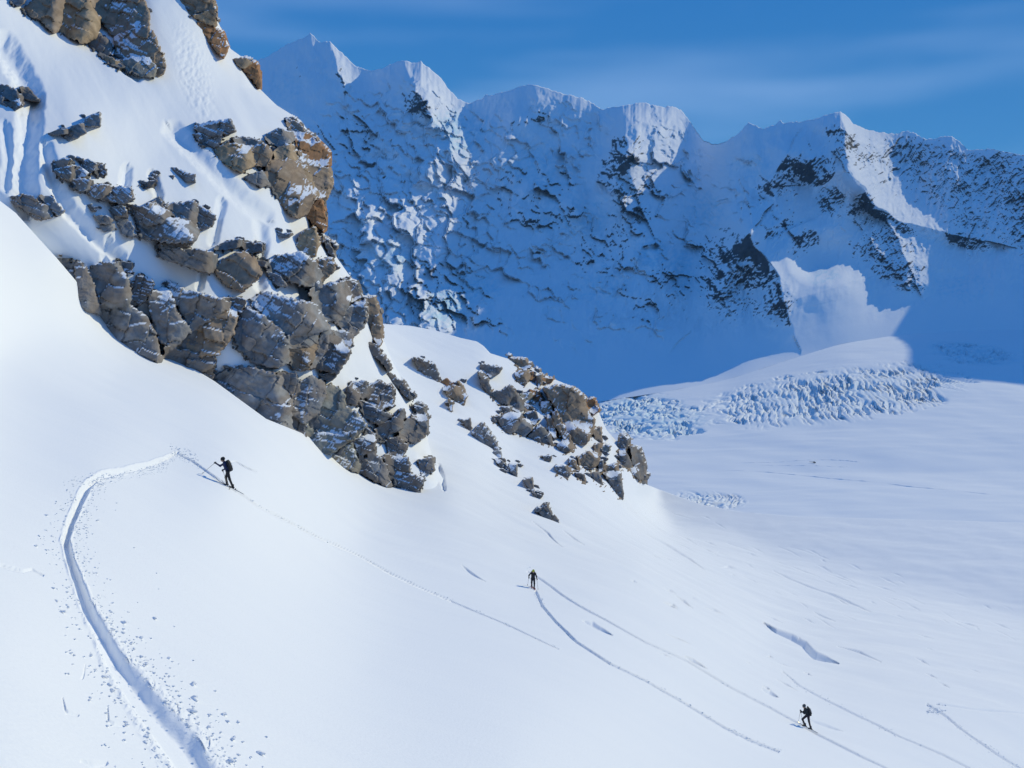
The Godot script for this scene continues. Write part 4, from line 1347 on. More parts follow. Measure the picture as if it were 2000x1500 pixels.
# the solid rock behind the blocks of a cliff, seen in the joints between them
func rock_backing(polys: Array, on_crag: bool, tint: Color, sd: int) -> ArrayMesh:
	var x1 := 1e9
	var x2 := -1e9
	var y1 := 1e9
	var y2 := -1e9
	for p: PackedFloat32Array in polys:
		for k in range(0, p.size(), 2):
			x1 = minf(x1, p[k])
			x2 = maxf(x2, p[k])
			y1 = minf(y1, p[k + 1])
			y2 = maxf(y2, p[k + 1])
	var step := 2.2
	var w := int((x2 - x1) / step) + 2
	var h := int((y2 - y1) / step) + 2
	var fin: FastNoiseLite = nz["rk_fine"]
	var edn: FastNoiseLite = nz["rk_edge"]
	var v := PackedVector3Array()
	v.resize(w * h)
	var keep := PackedByteArray()
	keep.resize(w * h)
	for j in h:
		var py := y1 + step * j
		for i in w:
			var px := x1 + step * i
			# near two blocks at once: in a joint
			var s1 := -1e9
			var s2 := -1e9
			for p: PackedFloat32Array in polys:
				var s := poly_sd(px, py, p)
				if s > s1:
					s2 = s1
					s1 = s
				elif s > s2:
					s2 = s
			var s := maxf(s1 * 0.35, minf(s1, s2) + 7.0) + edn.get_noise_2d(px * 2.0, py * 2.0) * 4.0
			var d := crag_d(px, py) if on_crag else near_d(px, py)
			var m := d / FOC
			var q := 0.9 + fin.get_noise_2d(px * m * 0.8, py * m * 0.8 + sd) * 0.5
			if s < 0.0:
				q += s * m * 12.0
			v[j * w + i] = P(px, py, d - q)
			keep[j * w + i] = 1 if s > -3.0 else 0
	var n := grid_normals(v, w, h)
	var col := PackedColorArray()
	col.resize(w * h)
	for at in w * h:
		var p := v[at]
		var c := tint * (0.9 + 0.5 * fin.get_noise_3d(p.x * 1.3, p.y * 1.3, p.z * 0.4))
		c.a = 1.0
		col[at] = c
	var ix := PackedInt32Array()
	for j in h - 1:
		for i in w - 1:
			var a := j * w + i
			if keep[a] and keep[a + 1] and keep[a + w] and keep[a + w + 1]:
				ix.append_array([a, a + 1, a + w, a + 1, a + w + 1, a + w])
	return array_mesh(v, n, ix, col) if ix.size() else null


func build_rocks() -> void:
	noise("rk_edge", FastNoiseLite.TYPE_SIMPLEX_SMOOTH, 20.0, 3, 101)
	noise("rk_fine", FastNoiseLite.TYPE_SIMPLEX_SMOOTH, 1.6, 4, 107)
	noise("rk_bed", FastNoiseLite.TYPE_SIMPLEX_SMOOTH, 1.5, 3, 109, true)
	var rng := RandomNumberGenerator.new()
	rng.seed = 5
	var sd := 0
	for o in OUTCROPS:
		var on_crag: bool = o[2] == "c"
		# stand the thing at the foot of its first block
		var fx := 0.0
		var fy := -1e9
		for k in range(2, o[3].size(), 2):
			if o[3][k + 1] > fy:
				fy = o[3][k + 1]
				fx = o[3][k]
		var at := P(fx, fy, crag_d(fx, fy) if on_crag else near_d(fx, fy))
		var t := thing(o[0], o[1], "rock", at)
		var ang := rng.randf_range(0.25, 0.7) if on_crag else rng.randf_range(0.7, 1.1)
		if o[0] in ["rock_cliff", "rock_buttress", "rock_jumble", "rock_ledge", "rock_spur"] or (o[0] == "rock_outcrop" and o.size() > 8 and on_crag):
			var polys := []
			for b in range(3, o.size()):
				polys.append(PackedFloat32Array(o[b].slice(2)))
			var bm := rock_backing(polys, on_crag, ROCK_COLORS["dark"] if on_crag else ROCK_COLORS["brown"], sd)
			if bm:
				obj("rock_face", bm, rock_m, t).position = -at
		var planes := []
		for b in range(3, o.size()):
			planes.append(block_plane(PackedFloat32Array(o[b].slice(2)), on_crag, o[b][1], sd + b * 17))
		for b in range(3, o.size()):
			sd += 1
			var poly := PackedFloat32Array(o[b].slice(2))
			var tint: Color = ROCK_COLORS[o[b][0]] * rng.randf_range(0.9, 1.12)
			put_rock("rock", poly, on_crag, tint, sd, t, at, ang, planes, b - 3)
			# shards of the same rock showing through the snow just above the block
			var n := poly.size() / 2
			for s in rng.randi_range(1, 4):
				var e := rng.randi_range(0, n - 1) * 2
				var f := (e + 2) % poly.size()
				var q := rng.randf()
				var x := lerpf(poly[e], poly[f], q) + rng.randf_range(-9, 9)
				var y := lerpf(poly[e + 1], poly[f + 1], q) + rng.randf_range(-10, 2)
				var r := rng.randf_range(1.6, 4.6)
				var sh := PackedFloat32Array()
				var a0 := rng.randf() * TAU
				for k in 5:
					var rr := r * rng.randf_range(0.6, 1.3)
					sh.append_array([x + cos(a0 + k * TAU / 5.0) * rr * 1.7, y + sin(a0 + k * TAU / 5.0) * rr * 0.8 + cos(a0 + k * TAU / 5.0) * rr * 0.5])
				sd += 1
				put_rock("rock_shard", sh, on_crag, ROCK_COLORS["dark"], sd, t, at, ang, [block_plane(sh, on_crag, 0.2, sd)], 0)


func put_rock(called: String, poly: PackedFloat32Array, on_crag: bool, tint: Color, sd: int, t: Node3D, at: Vector3, ang: float, planes: Array, me: int) -> void:
	var m := rock_block(poly, on_crag, tint, sd, ang, planes, me, 2.2 if called == "rock_shard" else 0.0)
	if m:
		var o := obj(called, m, rock_m, t)
		o.position = -at

# ---------------------------------------------------------------- people
# a body from tapered bones [a, ra, b, rb, colour]: one closed surface (surface nets of a smooth union)
func body_mesh(bones: Array, cell: float, soft: float) -> ArrayMesh:
	var lo := Vector3.ONE * 1e9
	var hi := -lo
	for b in bones:
		for e in [[b[0], b[1]], [b[2], b[3]]]:
			lo = lo.min(e[0] - Vector3.ONE * (e[1] + soft))
			hi = hi.max(e[0] + Vector3.ONE * (e[1] + soft))
	lo -= Vector3.ONE * cell * 2.0
	hi += Vector3.ONE * cell * 2.0
	var nx := int((hi.x - lo.x) / cell) + 1
	var ny := int((hi.y - lo.y) / cell) + 1
	var nzz := int((hi.z - lo.z) / cell) + 1
	var f := PackedFloat32Array()
	f.resize(nx * ny * nzz)
	f.fill(1.0)
	for b in bones:
		var a: Vector3 = b[0]
		var e: Vector3 = b[2]
		var ra: float = b[1]
		var rb: float = b[3]
		var r := maxf(ra, rb) + soft + cell * 2.0
		var p0 := ((a.min(e) - Vector3.ONE * r - lo) / cell).max(Vector3.ZERO)
		var p1 := ((a.max(e) + Vector3.ONE * r - lo) / cell).min(Vector3(nx - 1, ny - 1, nzz - 1))
		var ab := e - a
		var l2 := maxf(ab.length_squared(), 1e-9)
		for z in range(int(p0.z), int(p1.z) + 1):
			for y in range(int(p0.y), int(p1.y) + 1):
				var row := (z * ny + y) * nx
				for x in range(int(p0.x), int(p1.x) + 1):
					var p := lo + Vector3(x, y, z) * cell
					var t := clampf((p - a).dot(ab) / l2, 0.0, 1.0)
					var d := (p - a - ab * t).length() - lerpf(ra, rb, t)
					var g := f[row + x]
					var h := maxf(soft - absf(d - g), 0.0) / soft
					f[row + x] = minf(d, g) - h * h * soft * 0.25
	var id := PackedInt32Array()
	id.resize(nx * ny * nzz)
	id.fill(-1)
	var v := PackedVector3Array()
	var c := PackedColorArray()
	var off := [0, 1, nx, nx + 1, nx * ny, nx * ny + 1, nx * ny + nx, nx * ny + nx + 1]
	var edges := [[0, 1], [2, 3], [4, 5], [6, 7], [0, 2], [1, 3], [4, 6], [5, 7], [0, 4], [1, 5], [2, 6], [3, 7]]
	for z in nzz - 1:
		for y in ny - 1:
			for x in nx - 1:
				var at := (z * ny + y) * nx + x
				var inside := 0
				for k in 8:
					if f[at + off[k]] < 0.0:
						inside += 1
				if inside == 0 or inside == 8:
					continue
				var s := Vector3.ZERO
				var n := 0
				for e in edges:
					var fa := f[at + off[e[0]]]
					var fb := f[at + off[e[1]]]
					if (fa < 0.0) != (fb < 0.0):
						var t := fa / (fa - fb)
						var pa := Vector3(e[0] & 1, (e[0] >> 1) & 1, (e[0] >> 2) & 1)
						var pb := Vector3(e[1] & 1, (e[1] >> 1) & 1, (e[1] >> 2) & 1)
						s += pa.lerp(pb, t)
						n += 1
				id[at] = v.size()
				var p := lo + (Vector3(x, y, z) + s / n) * cell
				v.append(p)
				var best := 1e9
				var col := Color.BLACK
				for b in bones:
					var ab: Vector3 = b[2] - b[0]
					var t := clampf((p - b[0]).dot(ab) / maxf(ab.length_squared(), 1e-9), 0.0, 1.0)
					var d: float = (p - b[0] - ab * t).length() - lerpf(b[1], b[3], t)
					if d < best:
						best = d
						col = b[4]
				c.append(col)
	var ix := PackedInt32Array()
	for z in range(1, nzz - 1):
		for y in range(1, ny - 1):
			for x in range(1, nx - 1):
				var at := (z * ny + y) * nx + x
				var f0 := f[at] < 0.0
				for ax in 3:
					var du: int = [1, nx, nx * ny][ax]
					if f0 == (f[at + du] < 0.0):
						continue
					var s1: int = [nx, nx * ny, 1][ax]
					var s2: int = [nx * ny, 1, nx][ax]
					var q := [id[at], id[at - s1], id[at - s1 - s2], id[at - s2]]
					if q.min() < 0:
						continue
					if f0:
						ix.append_array([q[0], q[2], q[1], q[0], q[3], q[2]])
					else:
						ix.append_array([q[0], q[1], q[2], q[0], q[2], q[3]])
	var nn := PackedVector3Array()
	nn.resize(v.size())
	for k in range(0, ix.size(), 3):
		var fn := (v[ix[k + 2]] - v[ix[k]]).cross(v[ix[k + 1]] - v[ix[k]])
		for m in 3:
			nn[ix[k + m]] += fn
	for k in nn.size():
		nn[k] = nn[k].normalized()
	return array_mesh(v, nn, ix, c)


func tube(st: SurfaceTool, a: Vector3, b: Vector3, ra: float, rb: float, sides := 8) -> void:
	var ax := (b - a).normalized()
	var u := ax.cross(Vector3.UP if absf(ax.y) < 0.9 else Vector3.RIGHT).normalized()
	var w := ax.cross(u)
	for k in sides:
		var d0 := u * cos(TAU * k / sides) + w * sin(TAU * k / sides)
		var d1 := u * cos(TAU * (k + 1) / sides) + w * sin(TAU * (k + 1) / sides)
		for p in [a + d0 * ra, b + d0 * rb, b + d1 * rb, a + d0 * ra, b + d1 * rb, a + d1 * ra, a, a + d0 * ra, a + d1 * ra, b, b + d1 * rb, b + d0 * rb]:
			st.add_vertex(p)


func tubes(list: Array, sides := 8) -> ArrayMesh:
	var st := SurfaceTool.new()
	st.begin(Mesh.PRIMITIVE_TRIANGLES)
	st.set_smooth_group(-1)
	for t in list:
		tube(st, t[0], t[1], t[2], t[3], sides)
	st.generate_normals()
	return st.commit()


func plain(c: Color, rough := 0.7) -> StandardMaterial3D:
	var m := StandardMaterial3D.new()
	m.albedo_color = c.linear_to_srgb()
	m.roughness = rough
	return m


# gloved hand closed round a pole: palm, four curled fingers of different lengths and a thumb from the side
func glove(h: Vector3, pole_dir: Vector3, from: Vector3) -> ArrayMesh:
	var st := SurfaceTool.new()
	st.begin(Mesh.PRIMITIVE_TRIANGLES)
	st.set_smooth_group(-1)
	var up := pole_dir.normalized()
	var out := (h - from)
	out = (out - up * out.dot(up)).normalized()
	var side := up.cross(out)
	tube(st, h - out * 0.06 + side * 0.02, h + out * 0.01 + side * 0.03, 0.036, 0.042)
	var long := [0.030, 0.036, 0.034, 0.026]
	for k in 4:
		var y := up * (0.034 - 0.023 * k)
		var p0 := h + side * 0.03 + y + out * 0.012
		var p1: Vector3 = p0 + out * long[k] - side * 0.012
		var p2: Vector3 = p1 - side * 0.04
		tube(st, p0, p1, 0.0125, 0.0115, 6)
		tube(st, p1, p2, 0.0115, 0.0095, 6)
		tube(st, p2, p2 - out * 0.028, 0.0095, 0.008, 6)
	var t0 := h - out * 0.02 + up * 0.03
	tube(st, t0, t0 + up * 0.02 - side * 0.03 + out * 0.02, 0.014, 0.012, 6)
	tube(st, t0 + up * 0.02 - side * 0.03 + out * 0.02, t0 + up * 0.012 - side * 0.04 + out * 0.045, 0.012, 0.009, 6)
	st.generate_normals()
	return st.commit()


func ski_pole(label: String, hand: Vector3, tip: Vector3) -> void:
	var t := thing("ski_pole", label, "ski pole", tip, "ski poles of the climbers")
	var h := hand - tip
	var d := h.normalized()
	obj("shaft", tubes([[Vector3.ZERO, h, 0.008, 0.011]]), plain(Color(0.05, 0.05, 0.055), 0.4), t)
	obj("grip", tubes([[h - d * 0.10, h + d * 0.06, 0.017, 0.019], [h + d * 0.06, h + d * 0.085, 0.025, 0.022]]), plain(Color(0.02, 0.02, 0.02), 0.8), t)
	obj("basket", tubes([[d * 0.07, d * 0.085, 0.045, 0.04]], 12), plain(Color(0.03, 0.03, 0.03), 0.6), t)
	var loop := []
	for k in 6:
		var a := h + d * 0.05 + Vector3(cos(TAU * k / 6.0) * 0.05 + 0.04, -0.06 + sin(TAU * k / 6.0) * 0.07, 0)
		var b := h + d * 0.05 + Vector3(cos(TAU * (k + 1) / 6.0) * 0.05 + 0.04, -0.06 + sin(TAU * (k + 1) / 6.0) * 0.07, 0)
		loop.append([a, b, 0.006, 0.006])
	obj("strap", tubes(loop, 5), plain(Color(0.02, 0.02, 0.02), 0.9), t)


# a touring ski along dir, bent up at the tip
func ski(label: String, at: Vector3, dir: Vector3, up: Vector3, c: Color) -> void:
	var t := thing("ski", label, "ski", at, "touring skis of the climbers")
	var side := dir.cross(up).normalized()
	var st := SurfaceTool.new()
	st.begin(Mesh.PRIMITIVE_TRIANGLES)
	st.set_smooth_group(-1)
	var prof := [[-0.82, 0.0, 0.040], [-0.6, 0.0, 0.050], [-0.2, 0.0, 0.045], [0.2, 0.0, 0.046], [0.6, 0.005, 0.056], [0.78, 0.03, 0.058], [0.88, 0.075, 0.045], [0.95, 0.12, 0.015]]
	var rings := []
	for q in prof:
		var c0: Vector3 = dir * q[0] + up * q[1]
		rings.append([c0 - side * q[2], c0 + side * q[2], c0 + side * q[2] + up * 0.016, c0 - side * q[2] + up * 0.016])
	for k in rings.size() - 1:
		for m in 4:
			var n := (m + 1) % 4
			for p in [rings[k][m], rings[k + 1][m], rings[k + 1][n], rings[k][m], rings[k + 1][n], rings[k][n]]:
				st.add_vertex(p)
	for p in [rings[0][0], rings[0][1], rings[0][2], rings[0][0], rings[0][2], rings[0][3]]:
		st.add_vertex(p)
	st.generate_normals()
	obj("board", st.commit(), plain(c, 0.35), t)
	obj("binding", tubes([[dir * 0.10 + up * 0.03, dir * 0.15 + up * 0.05, 0.035, 0.03], [dir * -0.20 + up * 0.03, dir * -0.14 + up * 0.06, 0.035, 0.03]]), plain(Color(0.04, 0.04, 0.04), 0.4), t)


func backpack(label: String, at: Vector3, back: Vector3, lean: Vector3, group := "climbers' backpacks") -> void:
	# at: between the shoulder blades; back: away from the wearer; lean: up along the spine
	var t := thing("backpack", label, "backpack", at, group)
	var s := lean.cross(back).normalized()
	var dk := Color(0.012, 0.012, 0.016)
	var bones := []
	for q in [-1.0, 1.0]:
		bones.append([back * 0.09 - lean * 0.36 + s * 0.09 * q, 0.085, back * 0.10 + lean * 0.10 + s * 0.10 * q, 0.09, dk])
	bones.append([back * 0.16 - lean * 0.30, 0.075, back * 0.15 + lean * 0.05, 0.08, dk])
	obj("sack", body_mesh(bones, 0.025, 0.05), cloth_m, t)
	obj("lid", body_mesh([[back * 0.09 + lean * 0.19 - s * 0.09, 0.075, back * 0.09 + lean * 0.19 + s * 0.09, 0.075, Color(0.02, 0.02, 0.022)]], 0.022, 0.03), cloth_m, t)
	var st := []
	for q in [-1.0, 1.0]:
		st.append([s * 0.11 * q + lean * 0.17, s * 0.14 * q + lean * 0.12 - back * 0.20, 0.016, 0.016])
		st.append([s * 0.14 * q + lean * 0.12 - back * 0.20, s * 0.13 * q - lean * 0.20 - back * 0.14, 0.016, 0.014])
	obj("strap", tubes(st, 6), plain(Color(0.02, 0.02, 0.02), 0.9), t)
	obj("buckle", tubes([[back * 0.245 - lean * 0.22 + s * 0.03, back * 0.245 + lean * 0.06 + s * 0.03, 0.010, 0.010]], 6), plain(Color(0.55, 0.56, 0.58), 0.5), t)


var cloth_m: StandardMaterial3D

# J: joints by name, in metres from at, x right, y up, z towards the camera
func person(label: String, at: Vector3, J: Dictionary, colors: Dictionary, face: Vector3) -> Node3D:
	var t := thing("person", label, "person", at, "ski tourers climbing the slope")
	var jk: Color = colors.jacket
	var pt: Color = colors.pants
	var sk := Color(0.42, 0.26, 0.19)
	var bones := []
	for s in ["l", "r"]:
		bones.append([J["hip_" + s], 0.105, J["knee_" + s], 0.072, pt])
		bones.append([J["knee_" + s], 0.072, J["ankle_" + s], 0.062, pt])
		bones.append([J["shoulder_" + s], 0.068, J["elbow_" + s], 0.056, jk])
		bones.append([J["elbow_" + s], 0.056, J["hand_" + s] + (J["elbow_" + s] - J["hand_" + s]).normalized() * 0.06, 0.042, jk])
	bones.append([J.pelvis + Vector3(0, 0.0, 0), 0.14, J.chest, 0.155, jk])
	bones.append([J.hip_l, 0.11, J.hip_r, 0.11, pt])
	bones.append([J.shoulder_l, 0.075, J.shoulder_r, 0.075, jk])
	bones.append([J.chest, 0.14, J.neck, 0.065, jk])
	bones.append([J.neck, 0.055, J.head, 0.075, sk])
	bones.append([J.head + Vector3(0, 0.03, 0), 0.088, J.head + face * 0.035 - Vector3(0, 0.055, 0), 0.062, sk])
	bones.append([J.head + face * 0.095 + Vector3(0, 0.005, 0), 0.012, J.head + face * 0.115 - Vector3(0, 0.025, 0), 0.016, sk])
	obj("body", body_mesh(bones, 0.022, 0.05), cloth_m, t)
	var side := face.cross(Vector3.UP).normalized()
	# helmet or hat down to the ears, and goggles
	obj("helmet", body_mesh([[J.head + Vector3(0, 0.055, 0) - face * 0.03, 0.112, J.head + Vector3(0, 0.05, 0) + face * 0.02, 0.108, colors.helmet], [J.head + Vector3(0, -0.01, 0) - face * 0.045 - side * 0.05, 0.06, J.head + Vector3(0, -0.01, 0) - face * 0.045 + side * 0.05, 0.06, colors.helmet]], 0.016, 0.03), cloth_m, t)
	obj("goggles", tubes([[J.head + face * 0.085 - side * 0.065 + Vector3(0, 0.02, 0), J.head + face * 0.085 + side * 0.065 + Vector3(0, 0.02, 0), 0.034, 0.034]]), plain(Color(0.02, 0.02, 0.025), 0.15), t)
	for s in ["l", "r"]:
		var a: Vector3 = J["ankle_" + s]
		var toe: Vector3 = J["toe_" + s]
		obj("boot", body_mesh([[a + Vector3(0, 0.12, 0), 0.068, a + Vector3(0, 0.0, 0), 0.062, Color(0.03, 0.03, 0.034)], [a - (toe - a) * 0.25 - Vector3(0, 0.03, 0), 0.055, toe, 0.05, Color(0.03, 0.03, 0.034)]], 0.02, 0.03), cloth_m, t)
		obj("glove", glove(J["hand_" + s], J["hand_" + s] - J["tip_" + s], J["elbow_" + s]), plain(Color(0.015, 0.015, 0.016), 0.8), t)
	return t


func build_people() -> void:
	cloth_m = StandardMaterial3D.new()
	cloth_m.resource_name = "cloth"
	cloth_m.vertex_color_use_as_albedo = true
	cloth_m.roughness = 0.75
	cloth_m.normal_enabled = true
	cloth_m.normal_scale = 0.6
	cloth_m.normal_texture = noise_tex(40.0, 3, 17, 256, 5.0)
	cloth_m.uv1_triplanar = true
	cloth_m.uv1_scale = Vector3.ONE * 1.6
	var V := func(x: float, y: float, z: float) -> Vector3: return Vector3(x, y, z)
	# --- first climber, side on, reaching the pole uphill
	var at := ground(443, 949)
	var g := func(px: float, py: float) -> Vector3: return ground(px, py) - at
	var tip1: Vector3 = ground(394.5, 925.5) - at
	var tip2: Vector3 = ground(449, 957) - at
	var rear: Vector3 = ground(455, 954.5) - at
	var J := {
		"ankle_l": V.call(0.0, 0.10, -0.06), "toe_l": V.call(-0.19, 0.08, -0.06), "knee_l": V.call(-0.07, 0.50, -0.09), "hip_l": V.call(0.07, 0.88, -0.09),
		"ankle_r": rear + V.call(0.0, 0.10, 0.0), "toe_r": rear + V.call(-0.18, 0.11, 0.0), "knee_r": V.call(0.20, 0.42, 0.10), "hip_r": V.call(0.09, 0.87, 0.09),
		"pelvis": V.call(0.08, 0.92, 0.0), "chest": V.call(-0.06, 1.27, 0.0), "neck": V.call(-0.14, 1.45, 0.0), "head": V.call(-0.21, 1.57, 0.01),
		"shoulder_l": V.call(-0.10, 1.38, -0.18), "elbow_l": V.call(-0.42, 1.16, -0.20), "hand_l": V.call(-0.72, 1.36, -0.16), "tip_l": tip1,
		"shoulder_r": V.call(-0.07, 1.38, 0.18), "elbow_r": V.call(0.03, 1.11, 0.25), "hand_r": V.call(-0.16, 0.96, 0.24), "tip_r": tip2,
	}
	person("person in navy jacket and black trousers reaching a ski pole uphill below the grey cliff", at, J, {"jacket": Color(0.012, 0.022, 0.075), "pants": Color(0.010, 0.010, 0.013), "helmet": Color(0.012, 0.012, 0.012)}, V.call(-0.95, -0.2, 0.1).normalized())
	ski_pole("ski pole stretched out uphill by the climber in navy", at + J.hand_l, at + tip1)
	ski_pole("ski pole held upright at the hip of the climber in navy", at + J.hand_r, at + tip2)
	backpack("black backpack with a pale buckle strap on the climber in navy", at + V.call(0.06, 1.27, 0.0), V.call(0.93, 0.30, 0.1).normalized(), V.call(-0.33, 0.94, 0.0).normalized())
	skis_for(at, 443, 949, J, Color(0.10, 0.10, 0.11), "of the climber in navy")
	# --- second climber, facing us
	at = ground(1041, 1149)
	tip1 = ground(1030.4, 1143) - at
	tip2 = ground(1051, 1152) - at
	var fl: Vector3 = ground(1038.6, 1146.5) - at
	var fr: Vector3 = ground(1043.4, 1150) - at
	J = {
		"ankle_l": fl + V.call(0, 0.10, 0), "toe_l": fl + V.call(0.03, 0.07, 0.18), "knee_l": V.call(-0.12, 0.52, 0.06), "hip_l": V.call(-0.09, 0.90, 0.0),
		"ankle_r": fr + V.call(0, 0.10, 0), "toe_r": fr + V.call(0.06, 0.06, 0.18), "knee_r": V.call(0.12, 0.48, 0.12), "hip_r": V.call(0.10, 0.89, 0.0),
		"pelvis": V.call(0.0, 0.94, 0.0), "chest": V.call(0.01, 1.28, 0.07), "neck": V.call(0.02, 1.46, 0.11), "head": V.call(0.04, 1.58, 0.16),
		"shoulder_l": V.call(-0.18, 1.40, 0.06), "elbow_l": V.call(-0.36, 1.20, 0.08), "hand_l": V.call(-0.38, 1.02, 0.26), "tip_l": tip1,
		"shoulder_r": V.call(0.20, 1.38, 0.06), "elbow_r": V.call(0.31, 1.10, 0.04), "hand_r": V.call(0.34, 0.86, 0.16), "tip_r": tip2,
	}
	person("person in black with yellow-green helmet and red skis, facing down the track", at, J, {"jacket": Color(0.012, 0.014, 0.018), "pants": Color(0.010, 0.011, 0.018), "helmet": Color(0.50, 0.52, 0.06)}, V.call(0.1, -0.25, 0.95).normalized())
	ski_pole("ski pole planted on the uphill side of the yellow-helmeted climber", at + J.hand_l, at + tip1)
	ski_pole("ski pole planted on the downhill side of the yellow-helmeted climber", at + J.hand_r, at + tip2)
	backpack("black backpack hidden behind the yellow-helmeted climber", at + V.call(0.01, 1.30, -0.05), V.call(0.0, 0.2, -0.98).normalized(), V.call(0.0, 0.97, 0.2).normalized())
	var up := (ground(1050, 1149) - at).cross(ground(1041, 1140) - at).normalized()
	for s in ["l", "r"]:
		var foot: Vector3 = at + (fl if s == "l" else fr)
		ski("red-tipped ski under the %s foot of the yellow-helmeted climber" % ("uphill" if s == "l" else "downhill"), foot + up * 0.02, ((ground(1046, 1158) - at) - up * (ground(1046, 1158) - at).dot(up)).normalized(), up, Color(0.40, 0.05, 0.03))
	# --- third climber, striding uphill
	at = ground(1574, 1420)
	tip1 = ground(1569, 1417) - at
	tip2 = ground(1584, 1428) - at
	rear = ground(1583.5, 1425) - at
	J = {
		"ankle_l": V.call(-0.04, 0.10, -0.07), "toe_l": V.call(-0.22, 0.09, -0.07), "knee_l": V.call(-0.24, 0.56, -0.10), "hip_l": V.call(0.10, 0.88, -0.09),
		"ankle_r": rear + V.call(0, 0.10, 0), "toe_r": rear + V.call(-0.18, 0.10, 0), "knee_r": V.call(0.20, 0.44, 0.10), "hip_r": V.call(0.13, 0.87, 0.09),
		"pelvis": V.call(0.12, 0.92, 0.0), "chest": V.call(-0.02, 1.27, 0.0), "neck": V.call(-0.10, 1.45, 0.0), "head": V.call(-0.17, 1.58, 0.0),
		"shoulder_l": V.call(-0.06, 1.38, -0.18), "elbow_l": V.call(-0.10, 1.08, -0.24), "hand_l": V.call(-0.34, 1.05, -0.22), "tip_l": tip1,
		"shoulder_r": V.call(-0.03, 1.38, 0.18), "elbow_r": V.call(-0.20, 1.12, 0.24), "hand_r": V.call(-0.48, 1.34, 0.20), "tip_r": tip2,
	}
	J["tip_r"] = ground(1559, 1411) - at
	person("person in black with grey hood striding uphill beside the open crevasse", at, J, {"jacket": Color(0.012, 0.016, 0.022), "pants": Color(0.016, 0.010, 0.016), "helmet": Color(0.06, 0.07, 0.075)}, V.call(-0.95, -0.2, 0.1).normalized())
	ski_pole("ski pole beside the raised knee of the grey-hooded climber", at + J.hand_l, at + tip1)
	ski_pole("ski pole in the raised hand of the grey-hooded climber", at + J.hand_r, at + J.tip_r)
	backpack("bulky black backpack on the grey-hooded climber", at + V.call(0.10, 1.27, 0.0), V.call(0.93, 0.32, 0.1).normalized(), V.call(-0.33, 0.94, 0.0).normalized())
	skis_for(at, 1574, 1420, J, Color(0.06, 0.07, 0.09), "of the grey-hooded climber")


func skis_for(at: Vector3, px: float, py: float, J: Dictionary, c: Color, whose: String) -> void:
	# the skis lie along the skin track
	var a := ground(px - 20, py - 10.5) - ground(px + 20, py + 10.5)
	var up := (ground(px + 10, py) - at).cross(ground(px, py - 10) - at).normalized()
	var dir := (a - up * a.dot(up)).normalized()
	ski("ski under the leading foot " + whose, at + J.ankle_l - Vector3(0, 0.09, 0), dir, up, c)
	ski("ski under the trailing foot " + whose, at + J.ankle_r - Vector3(0, 0.09, 0), dir, up, c)


# ---------------------------------------------------------------- helicopter on the glacier
func glacier_p(px: float, py: float) -> Vector3:
	var fy := lin(FOOT, px)
	var p := P(px, py, glacier_d(px, py, fy, lin(FOOT_D, px)))
	var big: FastNoiseLite = nz["gl_big"]
	p.y += big.get_noise_2d(p.x, p.z) * 5.0
	return p


